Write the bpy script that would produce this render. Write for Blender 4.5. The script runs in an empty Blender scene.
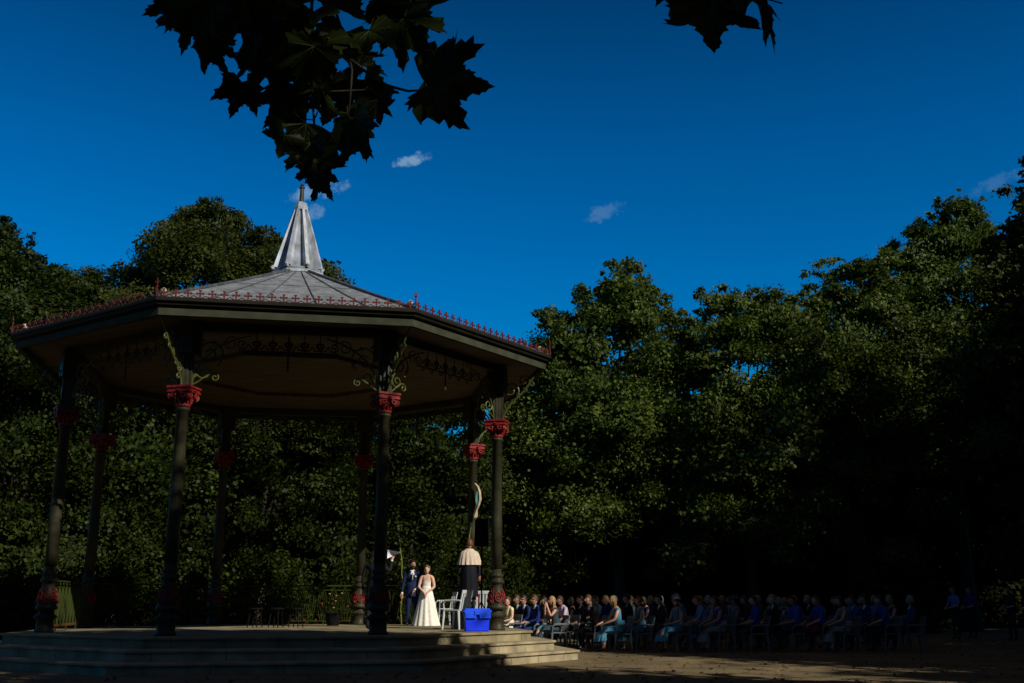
import bpy, bmesh, math, random
import numpy as np
from mathutils import Vector, Matrix
R = math.radians
random.seed(7)
S = bpy.context.scene
col = S.collection
PI = math.pi

# ------------------------------------------------------------------ camera
CAMH, PITCH, F = 1.25, R(13.99), 1045.5
cam = bpy.data.cameras.new('camera'); cam.sensor_width = 36; cam.lens = F / 1024 * 36
cam.clip_end = 2000; cam.clip_start = 0.05
co = bpy.data.objects.new('camera', cam); col.objects.link(co)
co.location = (0, 0, CAMH); co.rotation_euler = (PI / 2 + PITCH, 0, 0)
S.camera = co
cam.dof.use_dof = False

def at(u, v, Y):
    """world point seen at photo pixel (u,v) at distance Y in front of the camera"""
    a = (u - 512) / F; b = (341.5 - v) / F
    d = Vector((a, math.cos(PITCH) - b * math.sin(PITCH), math.sin(PITCH) + b * math.cos(PITCH)))
    return Vector((0, 0, CAMH)) + d * (Y / d.y)

# ------------------------------------------------------------------ light
SUN_AZ, SUN_EL = R(-40), R(33)          # azimuth measured from +X towards +Y
sdir = Vector((math.cos(SUN_AZ) * math.cos(SUN_EL), math.sin(SUN_AZ) * math.cos(SUN_EL), math.sin(SUN_EL)))
sun = bpy.data.lights.new('sun', 'SUN'); sun.energy = 4.6; sun.angle = R(0.53); sun.color = (1.0, 0.93, 0.80)
so = bpy.data.objects.new('sun', sun); col.objects.link(so)
so.rotation_euler = sdir.to_track_quat('Z', 'Y').to_euler()

def nn(nt, t, **kw):
    n = nt.nodes.new(t)
    for k, v in kw.items():
        setattr(n, k, v)
    return n

W = bpy.data.worlds.new('World'); S.world = W; W.use_nodes = True
nt = W.node_tree; nt.nodes.clear()
out = nn(nt, 'ShaderNodeOutputWorld'); bg = nn(nt, 'ShaderNodeBackground')
sky = nn(nt, 'ShaderNodeTexSky', sky_type='NISHITA', sun_disc=False)
sky.sun_elevation = SUN_EL; sky.sun_rotation = math.atan2(sdir.x, sdir.y)
sky.air_density = 1.0; sky.dust_density = 0.4; sky.ozone_density = 3.0
tc = nn(nt, 'ShaderNodeTexCoord'); sep = nn(nt, 'ShaderNodeSeparateXYZ')
nt.links.new(tc.outputs['Generated'], sep.inputs[0])
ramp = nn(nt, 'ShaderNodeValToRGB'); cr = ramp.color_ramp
SKYR = [(0.0, (.01, .69, .97)), (0.18, (.0, .62, .99)), (0.30, (.0, .56, 1.0)), (0.40, (.0, .47, .87)), (0.47, (.0, .38, .72)), (0.54, (.003, .285, .52)), (0.62, (.25, .16, .13)), (0.75, (.60, .27, .10)), (1, (.60, .25, .09))]  # stops above the frame are dim and warm, set to steer shadow ambient
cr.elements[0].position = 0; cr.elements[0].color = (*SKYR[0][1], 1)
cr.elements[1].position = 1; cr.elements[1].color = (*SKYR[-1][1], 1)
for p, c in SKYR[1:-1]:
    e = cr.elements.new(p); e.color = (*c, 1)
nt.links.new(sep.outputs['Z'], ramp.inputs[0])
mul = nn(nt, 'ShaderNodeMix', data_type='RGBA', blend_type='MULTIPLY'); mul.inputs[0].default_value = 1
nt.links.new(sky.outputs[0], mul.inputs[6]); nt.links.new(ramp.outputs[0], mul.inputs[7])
# small wisps of cloud, each at a direction of the sky
last = mul.outputs[2]
geo = tc.outputs['Generated']
noi = nn(nt, 'ShaderNodeTexNoise'); noi.inputs['Scale'].default_value = 95; noi.inputs['Detail'].default_value = 7; noi.inputs['Roughness'].default_value = .65
nt.links.new(geo, noi.inputs['Vector'])
for (u, v, rx, rz, amt) in [(413, 159, .018, .0062, 1.0), (321, 190, .025, .0075, .75), (313, 212, .010, .008, .55), (605, 212, .016, .008, .28), (998, 182, .026, .006, .18), (300, 196, .017, .006, .4), (567, 440, .01, .02, .9)]:
    d = (at(u, v, 50) - Vector((0, 0, CAMH))).normalized()
    right = d.cross(Vector((0, 0, 1))).normalized(); up = right.cross(d)
    sub = nn(nt, 'ShaderNodeVectorMath', operation='SUBTRACT'); sub.inputs[1].default_value = d
    nt.links.new(geo, sub.inputs[0])
    acc = None
    for ax, r, k in ((right, rx, 0), (up, rz, 1)):
        a2 = (ax + up * (-.12 if k == 0 else 0) + right * (-.25 if k == 1 else 0))
        dt = nn(nt, 'ShaderNodeVectorMath', operation='DOT_PRODUCT'); dt.inputs[1].default_value = a2 / r
        nt.links.new(sub.outputs[0], dt.inputs[0])
        sq = nn(nt, 'ShaderNodeMath', operation='POWER'); sq.inputs[1].default_value = 2
        ab = nn(nt, 'ShaderNodeMath', operation='ABSOLUTE'); nt.links.new(dt.outputs['Value'], ab.inputs[0])
        nt.links.new(ab.outputs[0], sq.inputs[0])
        if acc is None: acc = sq.outputs[0]
        else:
            ad = nn(nt, 'ShaderNodeMath', operation='ADD'); nt.links.new(acc, ad.inputs[0]); nt.links.new(sq.outputs[0], ad.inputs[1]); acc = ad.outputs[0]
    nm = nn(nt, 'ShaderNodeMath', operation='MULTIPLY_ADD'); nm.inputs[1].default_value = -5.5; nm.inputs[2].default_value = 2.75
    nt.links.new(noi.outputs[0], nm.inputs[0])
    ad = nn(nt, 'ShaderNodeMath', operation='ADD'); nt.links.new(acc, ad.inputs[0]); nt.links.new(nm.outputs[0], ad.inputs[1])
    mr = nn(nt, 'ShaderNodeMapRange', interpolation_type='SMOOTHSTEP'); mr.inputs[1].default_value = 1.25; mr.inputs[2].default_value = -.35
    mr.inputs[3].default_value = 0; mr.inputs[4].default_value = amt * .8
    nt.links.new(ad.outputs[0], mr.inputs[0])
    # only in front of the sphere half that holds d
    fr = nn(nt, 'ShaderNodeVectorMath', operation='DOT_PRODUCT'); fr.inputs[1].default_value = d; nt.links.new(geo, fr.inputs[0])
    gt = nn(nt, 'ShaderNodeMath', operation='GREATER_THAN'); gt.inputs[1].default_value = 0.9; nt.links.new(fr.outputs['Value'], gt.inputs[0])
    ml = nn(nt, 'ShaderNodeMath', operation='MULTIPLY'); nt.links.new(mr.outputs[0], ml.inputs[0]); nt.links.new(gt.outputs[0], ml.inputs[1])
    mx = nn(nt, 'ShaderNodeMix', data_type='RGBA'); nt.links.new(ml.outputs[0], mx.inputs[0]); nt.links.new(last, mx.inputs[6])
    mx.inputs[7].default_value = (2.0, 3.5, 5.2, 1)
    last = mx.outputs[2]
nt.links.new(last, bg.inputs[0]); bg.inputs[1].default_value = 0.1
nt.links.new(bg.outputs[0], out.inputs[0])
S.view_settings.view_transform = 'Standard'; S.view_settings.look = 'None'; S.view_settings.exposure = 0
S.cycles.max_bounces = 5; S.cycles.diffuse_bounces = 3; S.cycles.transmission_bounces = 3
S.cycles.use_denoising = True

# ------------------------------------------------------------------ materials
def mat(name, c, rough=.6, var=.25, scale=6, bump=0.0, spec=.3, metal=0, c2=None, bscale=None):
    m = bpy.data.materials.new(name); m.use_nodes = True
    t = m.node_tree; b = t.nodes['Principled BSDF']
    b.inputs['Roughness'].default_value = rough; b.inputs['Specular IOR Level'].default_value = spec; b.inputs['Metallic'].default_value = metal
    tcn = nn(t, 'ShaderNodeTexCoord'); n = nn(t, 'ShaderNodeTexNoise'); n.inputs['Scale'].default_value = scale; n.inputs['Detail'].default_value = 6
    t.links.new(tcn.outputs['Object'], n.inputs['Vector'])
    rp = nn(t, 'ShaderNodeValToRGB'); e = rp.color_ramp.elements
    lo = c2 if c2 else tuple(x * (1 - var) for x in c); hi = tuple(min(1, x * (1 + var)) for x in c)
    e[0].position = .32; e[1].position = .68; e[0].color = (*lo, 1); e[1].color = (*hi, 1)
    t.links.new(n.outputs[0], rp.inputs[0]); t.links.new(rp.outputs[0], b.inputs['Base Color'])
    if bump:
        bn = nn(t, 'ShaderNodeBump'); bn.inputs['Strength'].default_value = bump; bn.inputs['Distance'].default_value = .02
        n2 = nn(t, 'ShaderNodeTexNoise'); n2.inputs['Scale'].default_value = bscale or scale * 4; n2.inputs['Detail'].default_value = 4
        t.links.new(tcn.outputs['Object'], n2.inputs['Vector'])
        t.links.new(n2.outputs[0], bn.inputs['Height']); t.links.new(bn.outputs[0], b.inputs['Normal'])
    return m

def leafmat(name, c, c2, trans=.25, rough=.45, spec=.35):
    m = bpy.data.materials.new(name); m.use_nodes = True
    t = m.node_tree; b = t.nodes['Principled BSDF']; o = t.nodes['Material Output']
    b.inputs['Roughness'].default_value = rough; b.inputs['Specular IOR Level'].default_value = spec
    g = nn(t, 'ShaderNodeNewGeometry'); rp = nn(t, 'ShaderNodeValToRGB'); e = rp.color_ramp.elements
    e[0].color = (*c, 1); e[1].color = (*c2, 1); e[0].position = .18; e[1].position = 1.0
    em = rp.color_ramp.elements.new(.62); em.color = tuple(c[i] * .62 + c2[i] * .38 for i in range(3)) + (1,)
    tcn = nn(t, 'ShaderNodeTexCoord'); n = nn(t, 'ShaderNodeTexNoise'); n.inputs['Scale'].default_value = .35
    t.links.new(tcn.outputs['Object'], n.inputs['Vector'])
    ad = nn(t, 'ShaderNodeMath', operation='ADD'); t.links.new(g.outputs['Random Per Island'], ad.inputs[0]); t.links.new(n.outputs[0], ad.inputs[1])
    sb = nn(t, 'ShaderNodeMath', operation='MULTIPLY'); sb.inputs[1].default_value = .6; t.links.new(ad.outputs[0], sb.inputs[0])
    t.links.new(sb.outputs[0], rp.inputs[0]); t.links.new(rp.outputs[0], b.inputs['Base Color'])
    tr = nn(t, 'ShaderNodeBsdfTranslucent')
    mxc = nn(t, 'ShaderNodeMix', data_type='RGBA', blend_type='MULTIPLY'); mxc.inputs[0].default_value = 1
    t.links.new(rp.outputs[0], mxc.inputs[6]); mxc.inputs[7].default_value = (1.5, 1.6, .5, 1); t.links.new(mxc.outputs[2], tr.inputs[0])
    ms = nn(t, 'ShaderNodeMixShader'); ms.inputs[0].default_value = trans
    t.links.new(b.outputs[0], ms.inputs[1]); t.links.new(tr.outputs[0], ms.inputs[2]); t.links.new(ms.outputs[0], o.inputs[0])
    return m

M = {}
M['iron'] = mat('dark_green_paint', (.034, .032, .018), .45, .3, 5, spec=.14)
M['moss'] = mat('moss_green_paint', (.056, .066, .012), .5, .3, 9, spec=.35)
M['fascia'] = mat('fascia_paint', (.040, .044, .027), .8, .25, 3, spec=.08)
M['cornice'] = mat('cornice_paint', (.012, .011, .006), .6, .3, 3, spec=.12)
M['red'] = mat('red_paint', (.19, .014, .012), .55, .35, 14, spec=.25)
M['redc'] = mat('cresting_red', (.085, .009, .008), .6, .3, 20)
M['white_cap'] = mat('pale_cap', (.34, .30, .22), .6, .2, 20)
M['wood'] = None
M['dark'] = mat('black_plastic', (.006, .006, .006), .8, .3, 10, spec=.06)
M['blue'] = mat('blue_plastic', (.002, .035, .85), .5, .12, 4, spec=.4)
M['blue2'] = mat('blue_lid', (.004, .085, .95), .5, .12, 4, spec=.4)
M['plastic'] = mat('shaded_white_plastic', (.10, .125, .14), .6, .08, 6, spec=.4)  # guests' white chairs, darkened: their shade is put into the colour
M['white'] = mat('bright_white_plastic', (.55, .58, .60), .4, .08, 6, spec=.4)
M['paper'] = mat('white_paper', (.75, .76, .82), .7, .05, 6)
M['bark'] = mat('bark', (.045, .036, .024), .9, .5, 4, bump=.8)
M['stone'] = mat('step_stone', (.30, .25, .155), .8, .35, 2.2, bump=.35, bscale=30)
M['deck'] = mat('deck_stone', (.24, .20, .115), .8, .35, 1.6, bump=.3, bscale=30)
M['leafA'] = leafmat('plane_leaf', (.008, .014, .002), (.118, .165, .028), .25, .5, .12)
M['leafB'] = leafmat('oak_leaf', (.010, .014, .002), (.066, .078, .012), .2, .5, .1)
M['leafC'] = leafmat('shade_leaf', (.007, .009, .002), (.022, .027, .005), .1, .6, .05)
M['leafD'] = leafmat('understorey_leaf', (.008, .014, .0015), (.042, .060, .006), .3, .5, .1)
M['leafH'] = leafmat('hanging_leaf', (.007, .010, .0015), (.028, .042, .005), .35, .45, .15)
M['flowerR'] = mat('red_petals', (.28, .02, .03), .6); M['flowerY'] = mat('yellow_petals', (.3, .19, .03), .6)
M['teal'] = mat('teal_cloth', (.04, .20, .20), .7); M['cream'] = mat('cream_cloth', (.38, .31, .20), .8)
M['cable'] = mat('yellow_green_cord', (.13, .15, .012), .6)

M['joint'] = mat('mortar_joint', (.05, .042, .028), .95)
M['litter'] = leafmat('fallen_leaf', (.05, .035, .012), (.22, .15, .05), .1, .8, .1)
M['rail'] = mat('railing_green', (.028, .038, .007), .7, .3, 9, spec=.1)
M['vein'] = mat('leaf_vein', (.045, .055, .012), .6)
M['leafE'] = leafmat('shadowy_leaf', (.004, .007, .001), (.045, .068, .010), .2, .5, .1)  # darker copy of the plane leaf, shade put into its colour
def planks():
    m = bpy.data.materials.new('ceiling_boards'); m.use_nodes = True; t = m.node_tree; b = t.nodes['Principled BSDF']
    tcn = nn(t, 'ShaderNodeTexCoord'); mp = nn(t, 'ShaderNodeMapping'); mp.inputs['Scale'].default_value = (1, 9, 1)
    t.links.new(tcn.outputs['Object'], mp.inputs[0]); n = nn(t, 'ShaderNodeTexNoise'); n.inputs['Scale'].default_value = 1.2; n.inputs['Detail'].default_value = 8
    t.links.new(mp.outputs[0], n.inputs['Vector'])
    w = nn(t, 'ShaderNodeTexWave', bands_direction='Y'); w.inputs['Scale'].default_value = 2.6; w.inputs['Distortion'].default_value = .1
    t.links.new(tcn.outputs['Object'], w.inputs[0])
    rp = nn(t, 'ShaderNodeValToRGB'); e = rp.color_ramp.elements; e[0].color = (.026, .015, .004, 1); e[1].color = (.13, .082, .022, 1); e[0].position = .3; e[1].position = .7
    t.links.new(n.outputs[0], rp.inputs[0])
    gt = nn(t, 'ShaderNodeMapRange'); gt.inputs[1].default_value = 0; gt.inputs[2].default_value = .08; gt.inputs[3].default_value = .35; gt.inputs[4].default_value = 1
    t.links.new(w.outputs[0], gt.inputs[0])
    mx = nn(t, 'ShaderNodeMix', data_type='RGBA', blend_type='MULTIPLY'); mx.inputs[0].default_value = 1
    t.links.new(rp.outputs[0], mx.inputs[6]); t.links.new(gt.outputs[0], mx.inputs[7]); t.links.new(mx.outputs[2], b.inputs['Base Color'])
    b.inputs['Roughness'].default_value = .7
    return m
M['wood'] = planks()

def lead(name, k=1.0):
    m = mat(name, (.21 * k, .215 * k, .22 * k), .55, .3, 3, bump=.3, spec=.4, bscale=7)
    t = m.node_tree; b = t.nodes['Principled BSDF']
    tcn = nn(t, 'ShaderNodeTexCoord'); mp = nn(t, 'ShaderNodeMapping'); mp.inputs['Scale'].default_value = (3, 3, .8)
    t.links.new(tcn.outputs['Object'], mp.inputs[0]); n = nn(t, 'ShaderNodeTexNoise'); n.inputs['Scale'].default_value = 3; n.inputs['Detail'].default_value = 8
    t.links.new(mp.outputs[0], n.inputs['Vector'])
    rp = nn(t, 'ShaderNodeValToRGB'); e = rp.color_ramp.elements; e[0].position = .35; e[1].position = .6
    e[0].color = (.66, .66, .64, 1); e[1].color = (1.0, 1.08, 1.22, 1); t.links.new(n.outputs[0], rp.inputs[0])
    src = b.inputs['Base Color'].links[0].from_socket
    mx = nn(t, 'ShaderNodeMix', data_type='RGBA', blend_type='MULTIPLY'); mx.inputs[0].default_value = 1
    t.links.new(src, mx.inputs[6]); t.links.new(rp.outputs[0], mx.inputs[7]); t.links.new(mx.outputs[2], b.inputs['Base Color'])
    return m
M['lead'] = lead('roof_lead', .95); M['lead2'] = lead('spire_lead', 1.9); M['lead3'] = lead('recess_shade_lead', 1.15); M['leadd'] = lead('dark_lead', .30)  # recess lead darker than the ribs: shade between them put into colour

def groundmat():
    m = mat('gravel_ground', (.17, .128, .068), .95, .3, .6, bump=.6, bscale=40)
    t = m.node_tree; b = t.nodes['Principled BSDF']; tcn = nn(t, 'ShaderNodeTexCoord')
    n = nn(t, 'ShaderNodeTexNoise'); n.inputs['Scale'].default_value = 35; n.inputs['Detail'].default_value = 3; t.links.new(tcn.outputs['Object'], n.inputs['Vector'])
    rp = nn(t, 'ShaderNodeValToRGB'); e = rp.color_ramp.elements; e[0].position = .3; e[1].position = .75; e[0].color = (.45, .42, .38, 1); e[1].color = (1.4, 1.4, 1.4, 1)
    t.links.new(n.outputs[0], rp.inputs[0]); src = b.inputs['Base Color'].links[0].from_socket
    mx = nn(t, 'ShaderNodeMix', data_type='RGBA', blend_type='MULTIPLY'); mx.inputs[0].default_value = 1
    t.links.new(src, mx.inputs[6]); t.links.new(rp.outputs[0], mx.inputs[7]); t.links.new(mx.outputs[2], b.inputs['Base Color'])
    return m
M['ground'] = groundmat()

# ------------------------------------------------------------------ mesh helpers
class MB:
    def __init__(s): s.v = []; s.f = []; s.m = []
    def add(s, vs, fs, mi=0):
        o = len(s.v); s.v += [tuple(x) for x in vs]; s.f += [tuple(i + o for i in f) for f in fs]; s.m += [mi] * len(fs)
    def box(s, c, size, rz=0, mi=0, taper=1.0, rot=None):
        hx, hy, hz = size[0] / 2, size[1] / 2, size[2] / 2
        mt = rot if rot is not None else Matrix.Rotation(rz, 3, 'Z')
        vs = []
        for z in (-1, 1):
            k = taper if z > 0 else 1
            for x, y in ((-1, -1), (1, -1), (1, 1), (-1, 1)):
                vs.append(mt @ Vector((x * hx * k, y * hy * k, z * hz)) + Vector(c))
        s.add(vs, [(3, 2, 1, 0), (4, 5, 6, 7), (0, 1, 5, 4), (1, 2, 6, 5), (2, 3, 7, 6), (3, 0, 4, 7)], mi)
    def tube(s, pts, r, n=6, mi=0, close=False):
        pts = [Vector(p) for p in pts]; rs = r if isinstance(r, (list, tuple)) else [r] * len(pts)
        vs = []; L = len(pts); prev = None
        for i, p in enumerate(pts):
            t = (pts[min(i + 1, L - 1)] - pts[max(i - 1, 0)])
            t = t.normalized() if t.length > 1e-9 else Vector((0, 0, 1))
            if prev is None:
                a = Vector((0, 0, 1)) if abs(t.z) < .9 else Vector((1, 0, 0))
                x = t.cross(a).normalized()
            else:
                x = (prev - t * prev.dot(t)); x = x.normalized() if x.length > 1e-6 else t.orthogonal().normalized()
            prev = x; y = t.cross(x)
            for k in range(n):
                an = 2 * PI * k / n; vs.append(p + (x * math.cos(an) + y * math.sin(an)) * rs[i])
        fs = [(i * n + k, i * n + (k + 1) % n, (i + 1) * n + (k + 1) % n, (i + 1) * n + k) for i in range(L - 1) for k in range(n)]
        fs.append(tuple(range(n - 1, -1, -1))); fs.append(tuple((L - 1) * n + k for k in range(n)))
        s.add(vs, fs, mi)
    def lathe(s, prof, c=(0, 0, 0), n=16, mi=0, sx=1, sy=1, ph=0, caps=True):
        vs = []
        for r, z in prof:
            for k in range(n):
                a = 2 * PI * k / n + ph; vs.append((c[0] + r * sx * math.cos(a), c[1] + r * sy * math.sin(a), c[2] + z))
        L = len(prof)
        fs = [(i * n + k, i * n + (k + 1) % n, (i + 1) * n + (k + 1) % n, (i + 1) * n + k) for i in range(L - 1) for k in range(n)]
        if caps: fs.append(tuple(range(n - 1, -1, -1))); fs.append(tuple((L - 1) * n + k for k in range(n)))
        s.add(vs, fs, mi)
    def build(s, name, mats, parent=None, smooth=False, bevel=0):
        me = bpy.data.meshes.new(name); me.from_pydata(s.v, [], s.f)
        for m in (mats if isinstance(mats, (list, tuple)) else [mats]): me.materials.append(m)
        if any(s.m): me.polygons.foreach_set('material_index', s.m)
        if smooth: me.polygons.foreach_set('use_smooth', [True] * len(s.f))
        me.update()
        o = bpy.data.objects.new(name, me); col.objects.link(o)
        if parent is not None: o.parent = parent
        if bevel:
            b = o.modifiers.new('bevel', 'BEVEL'); b.width = bevel; b.segments = 2; b.limit_method = 'ANGLE'
        return o

def tag(o, label=None, cat=None, group=None, kind=None):
    if label: o['label'] = label
    if cat: o['category'] = cat
    if group: o['group'] = group
    if kind: o['kind'] = kind
    return o
def thing(name, label, cat, loc=(0, 0, 0), rz=0, group=None):
    o = bpy.data.objects.new(name, None); o.empty_display_size = .3; col.objects.link(o); o.location = loc; o.rotation_euler = (0, 0, rz)
    return tag(o, label, cat, group)
def children(o): return [c for c in bpy.data.objects if c.parent == o]
def dup(o, parent=None, kids=None):
    c = o.copy(); col.objects.link(c)
    if parent is not None: c.parent = parent
    for ch in (children(o) if kids is None else kids): dup(ch, c)
    return c

# ------------------------------------------------------------------ ground
g = MB()
xs = [-400, -60, -30, -10, 10, 30, 60, 400]; ys = [-300, -30, 0, 15, 30, 45, 80, 800]
for i in range(len(xs)):
    for j in range(len(ys)): g.v.append((xs[i], ys[j], 0))
for i in range(len(xs) - 1):
    for j in range(len(ys) - 1):
        a = i * len(ys) + j; g.f.append((a, a + len(ys), a + len(ys) + 1, a + 1)); g.m.append(0)
tag(g.build('ground', M['ground']), 'bare gravel ground of the park clearing', 'ground', kind='structure')

# ------------------------------------------------------------------ bandstand
CX, CY, TH = -5.53, 25.98, R(-12.19)
RC, RE, RF, RD, ST, ZD, ZC, ZE, ZF = 5.29, 6.595, 6.47, 6.14, .54, .62, 5.48, 7.055, 6.686
BS = thing('bandstand', 'large octagonal iron bandstand with lead roof, spire and red capitals on stepped stone base', 'bandstand', (CX, CY, 0), TH)
def octring(mb, prof, close=True, mi=0, sides=range(8)):
    """prof: list of (circumradius, z); swept round the octagon (local space)"""
    L = len(prof); o = len(mb.v)
    for k in range(8):
        a = k * PI / 4
        for r, z in prof: mb.v.append((r * math.cos(a), r * math.sin(a), z))
    for k in sides:
        k2 = (k + 1) % 8
        for i in range(L if close else L - 1):
            j = (i + 1) % L
            mb.f.append((o + k * L + i, o + k2 * L + i, o + k2 * L + j, o + k * L + j)); mb.m.append(mi)
def cap8(mb, r, z, up=True):
    o = len(mb.v)
    for k in range(8): mb.v.append((r * math.cos(k * PI / 4), r * math.sin(k * PI / 4), z))
    mb.f.append(tuple(o + k for k in (range(8) if up else range(7, -1, -1)))); mb.m.append(0)
# stepped base: every tread ring with a small nosing
for i in range(3):
    r = RD + ST * i; zt = ZD * (3 - i) / 3; zb = ZD * (2 - i) / 3
    mb = MB(); jt = random.Random(40 + i)
    for k in range(8):
        a = k * PI / 4 + PI / 8; e = Vector((math.cos(a), math.sin(a), 0)); tt = Vector((-e.y, e.x, 0)); hw = r * math.sin(PI / 8); x = -hw + jt.uniform(.4, 1.0)
        while x < hw - .25:
            mb.box(e * ((r - .05) * math.cos(PI / 8) - .004) + tt * x + Vector((0, 0, (zb + zt - .06) / 2)), (.012, .012, zt - zb - .07), rz=a, mi=1)
            mb.box(e * (r * math.cos(PI / 8) - .004) + tt * x + Vector((0, 0, zt - .028)), (.012, .010, .03), rz=a, mi=1)
            x += jt.uniform(.9, 1.35)
    if i == 0:
        octring(mb, [(r - .05, zb), (r - .05, zt - .055), (r, zt - .045), (r, zt - .01), (r - .012, zt)], close=False)
        cap8(mb, r - .012, zt)
        o = mb.build('deck', [M['deck'], M['joint']], BS)
    else:
        octring(mb, [(r - .05, zb), (r - .05, zt - .055), (r, zt - .045), (r, zt - .01), (r - .012, zt), (r - ST - .1, zt)], close=False)
        o = mb.build('step', [M['stone'], M['joint']], BS)

def spiral(c, r0, r1, a0, turns, n=22):
    return [(c[0] + (r0 + (r1 - r0) * t) * math.cos(a0 + turns * 2 * PI * t), c[1] + (r0 + (r1 - r0) * t) * math.sin(a0 + turns * 2 * PI * t)) for t in [i / n for i in range(n + 1)]]
def bez(p0, p1, p2, p3, n=14):
    o = []
    for i in range(n + 1):
        t = i / n; a = (1 - t) ** 3; b = 3 * t * (1 - t) ** 2; c = 3 * t * t * (1 - t); d = t ** 3
        o.append(tuple(a * p0[k] + b * p1[k] + c * p2[k] + d * p3[k] for k in range(len(p0))))
    return o
def xz(pts, y=0): return [(p[0], y, p[1]) for p in pts]

# lateral bracket, drawn in the plane (x outward from the column, z up; z=0 at the capital top)
H = ZF - ZC
def bracket_side():
    mb = MB()
    mb.tube(xz(bez((.13, .0), (.16, .5), (.5, H - .25), (1.25, H - .08))), .022, 5)
    mb.tube(xz([(.12, 0), (.12, H)]), .035, 5)
    mb.tube(xz(spiral((.44, .72), .30, .05, -1.0, 1.6, 34)), .019, 5)
    mb.tube(xz(spiral((.36, .33), .16, .03, 2.4, 1.4, 24)), .017, 5)
    mb.tube(xz(bez((.13, .06), (.3, .1), (.42, .34), (.60, .30))), .018, 5)
    mb.tube(xz(spiral((.58, .22), .085, .02, 1.6, -1.2, 18)), .016, 5)
    mb.tube(xz(spiral((.86, H - .26), .15, .03, 1.0, 1.5, 24)), .016, 5)
    mb.tube(xz(spiral((.22, .95), .10, .02, 0, 1.3, 18)), .015, 5)
    for x, z in ((.3, .52), (.52, .95), (.2, .25), (.68, .6)):
        mb.box((x, 0, z), (.05, .03, .08), rot=Matrix.Rotation(.7, 3, 'Y'))
    return mb
def bracket_radial():
    mb = MB(); L = RF - RC - .06
    mb.tube(xz(bez((.13, .0), (.20, .42), (.62, .50), (L * .80, H - .16)) + [(L, H + .03)]), .026, 5)
    mb.tube(xz(spiral((.34, .72), .21, .03, -.8, 1.5, 30)), .020, 5)
    mb.tube(xz(spiral((.27, .35), .10, .02, 1.4, 1.3, 18)), .018, 5)
    mb.tube(xz(spiral((.66, .95), .15, .03, -.5, 1.3, 20)), .018, 5)
    mb.tube(xz(bez((.14, .1), (.25, .2), (.3, .5), (.48, .52))), .02, 5)
    for x, z in ((.22, .2), (.32, .46), (.45, .62), (.62, .74), (.80, .88)):
        mb.tube(xz(spiral((x + .06, z - .03), .065, .015, 2.2, -1.1, 12)), .014, 4)
    mb.lathe([(.0, -.05), (.045, -.02), (.045, .02), (.0, .05)], (L, 0, H + .02), 8)
    return mb
bs_me = bracket_side(); br_me = bracket_radial()

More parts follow.
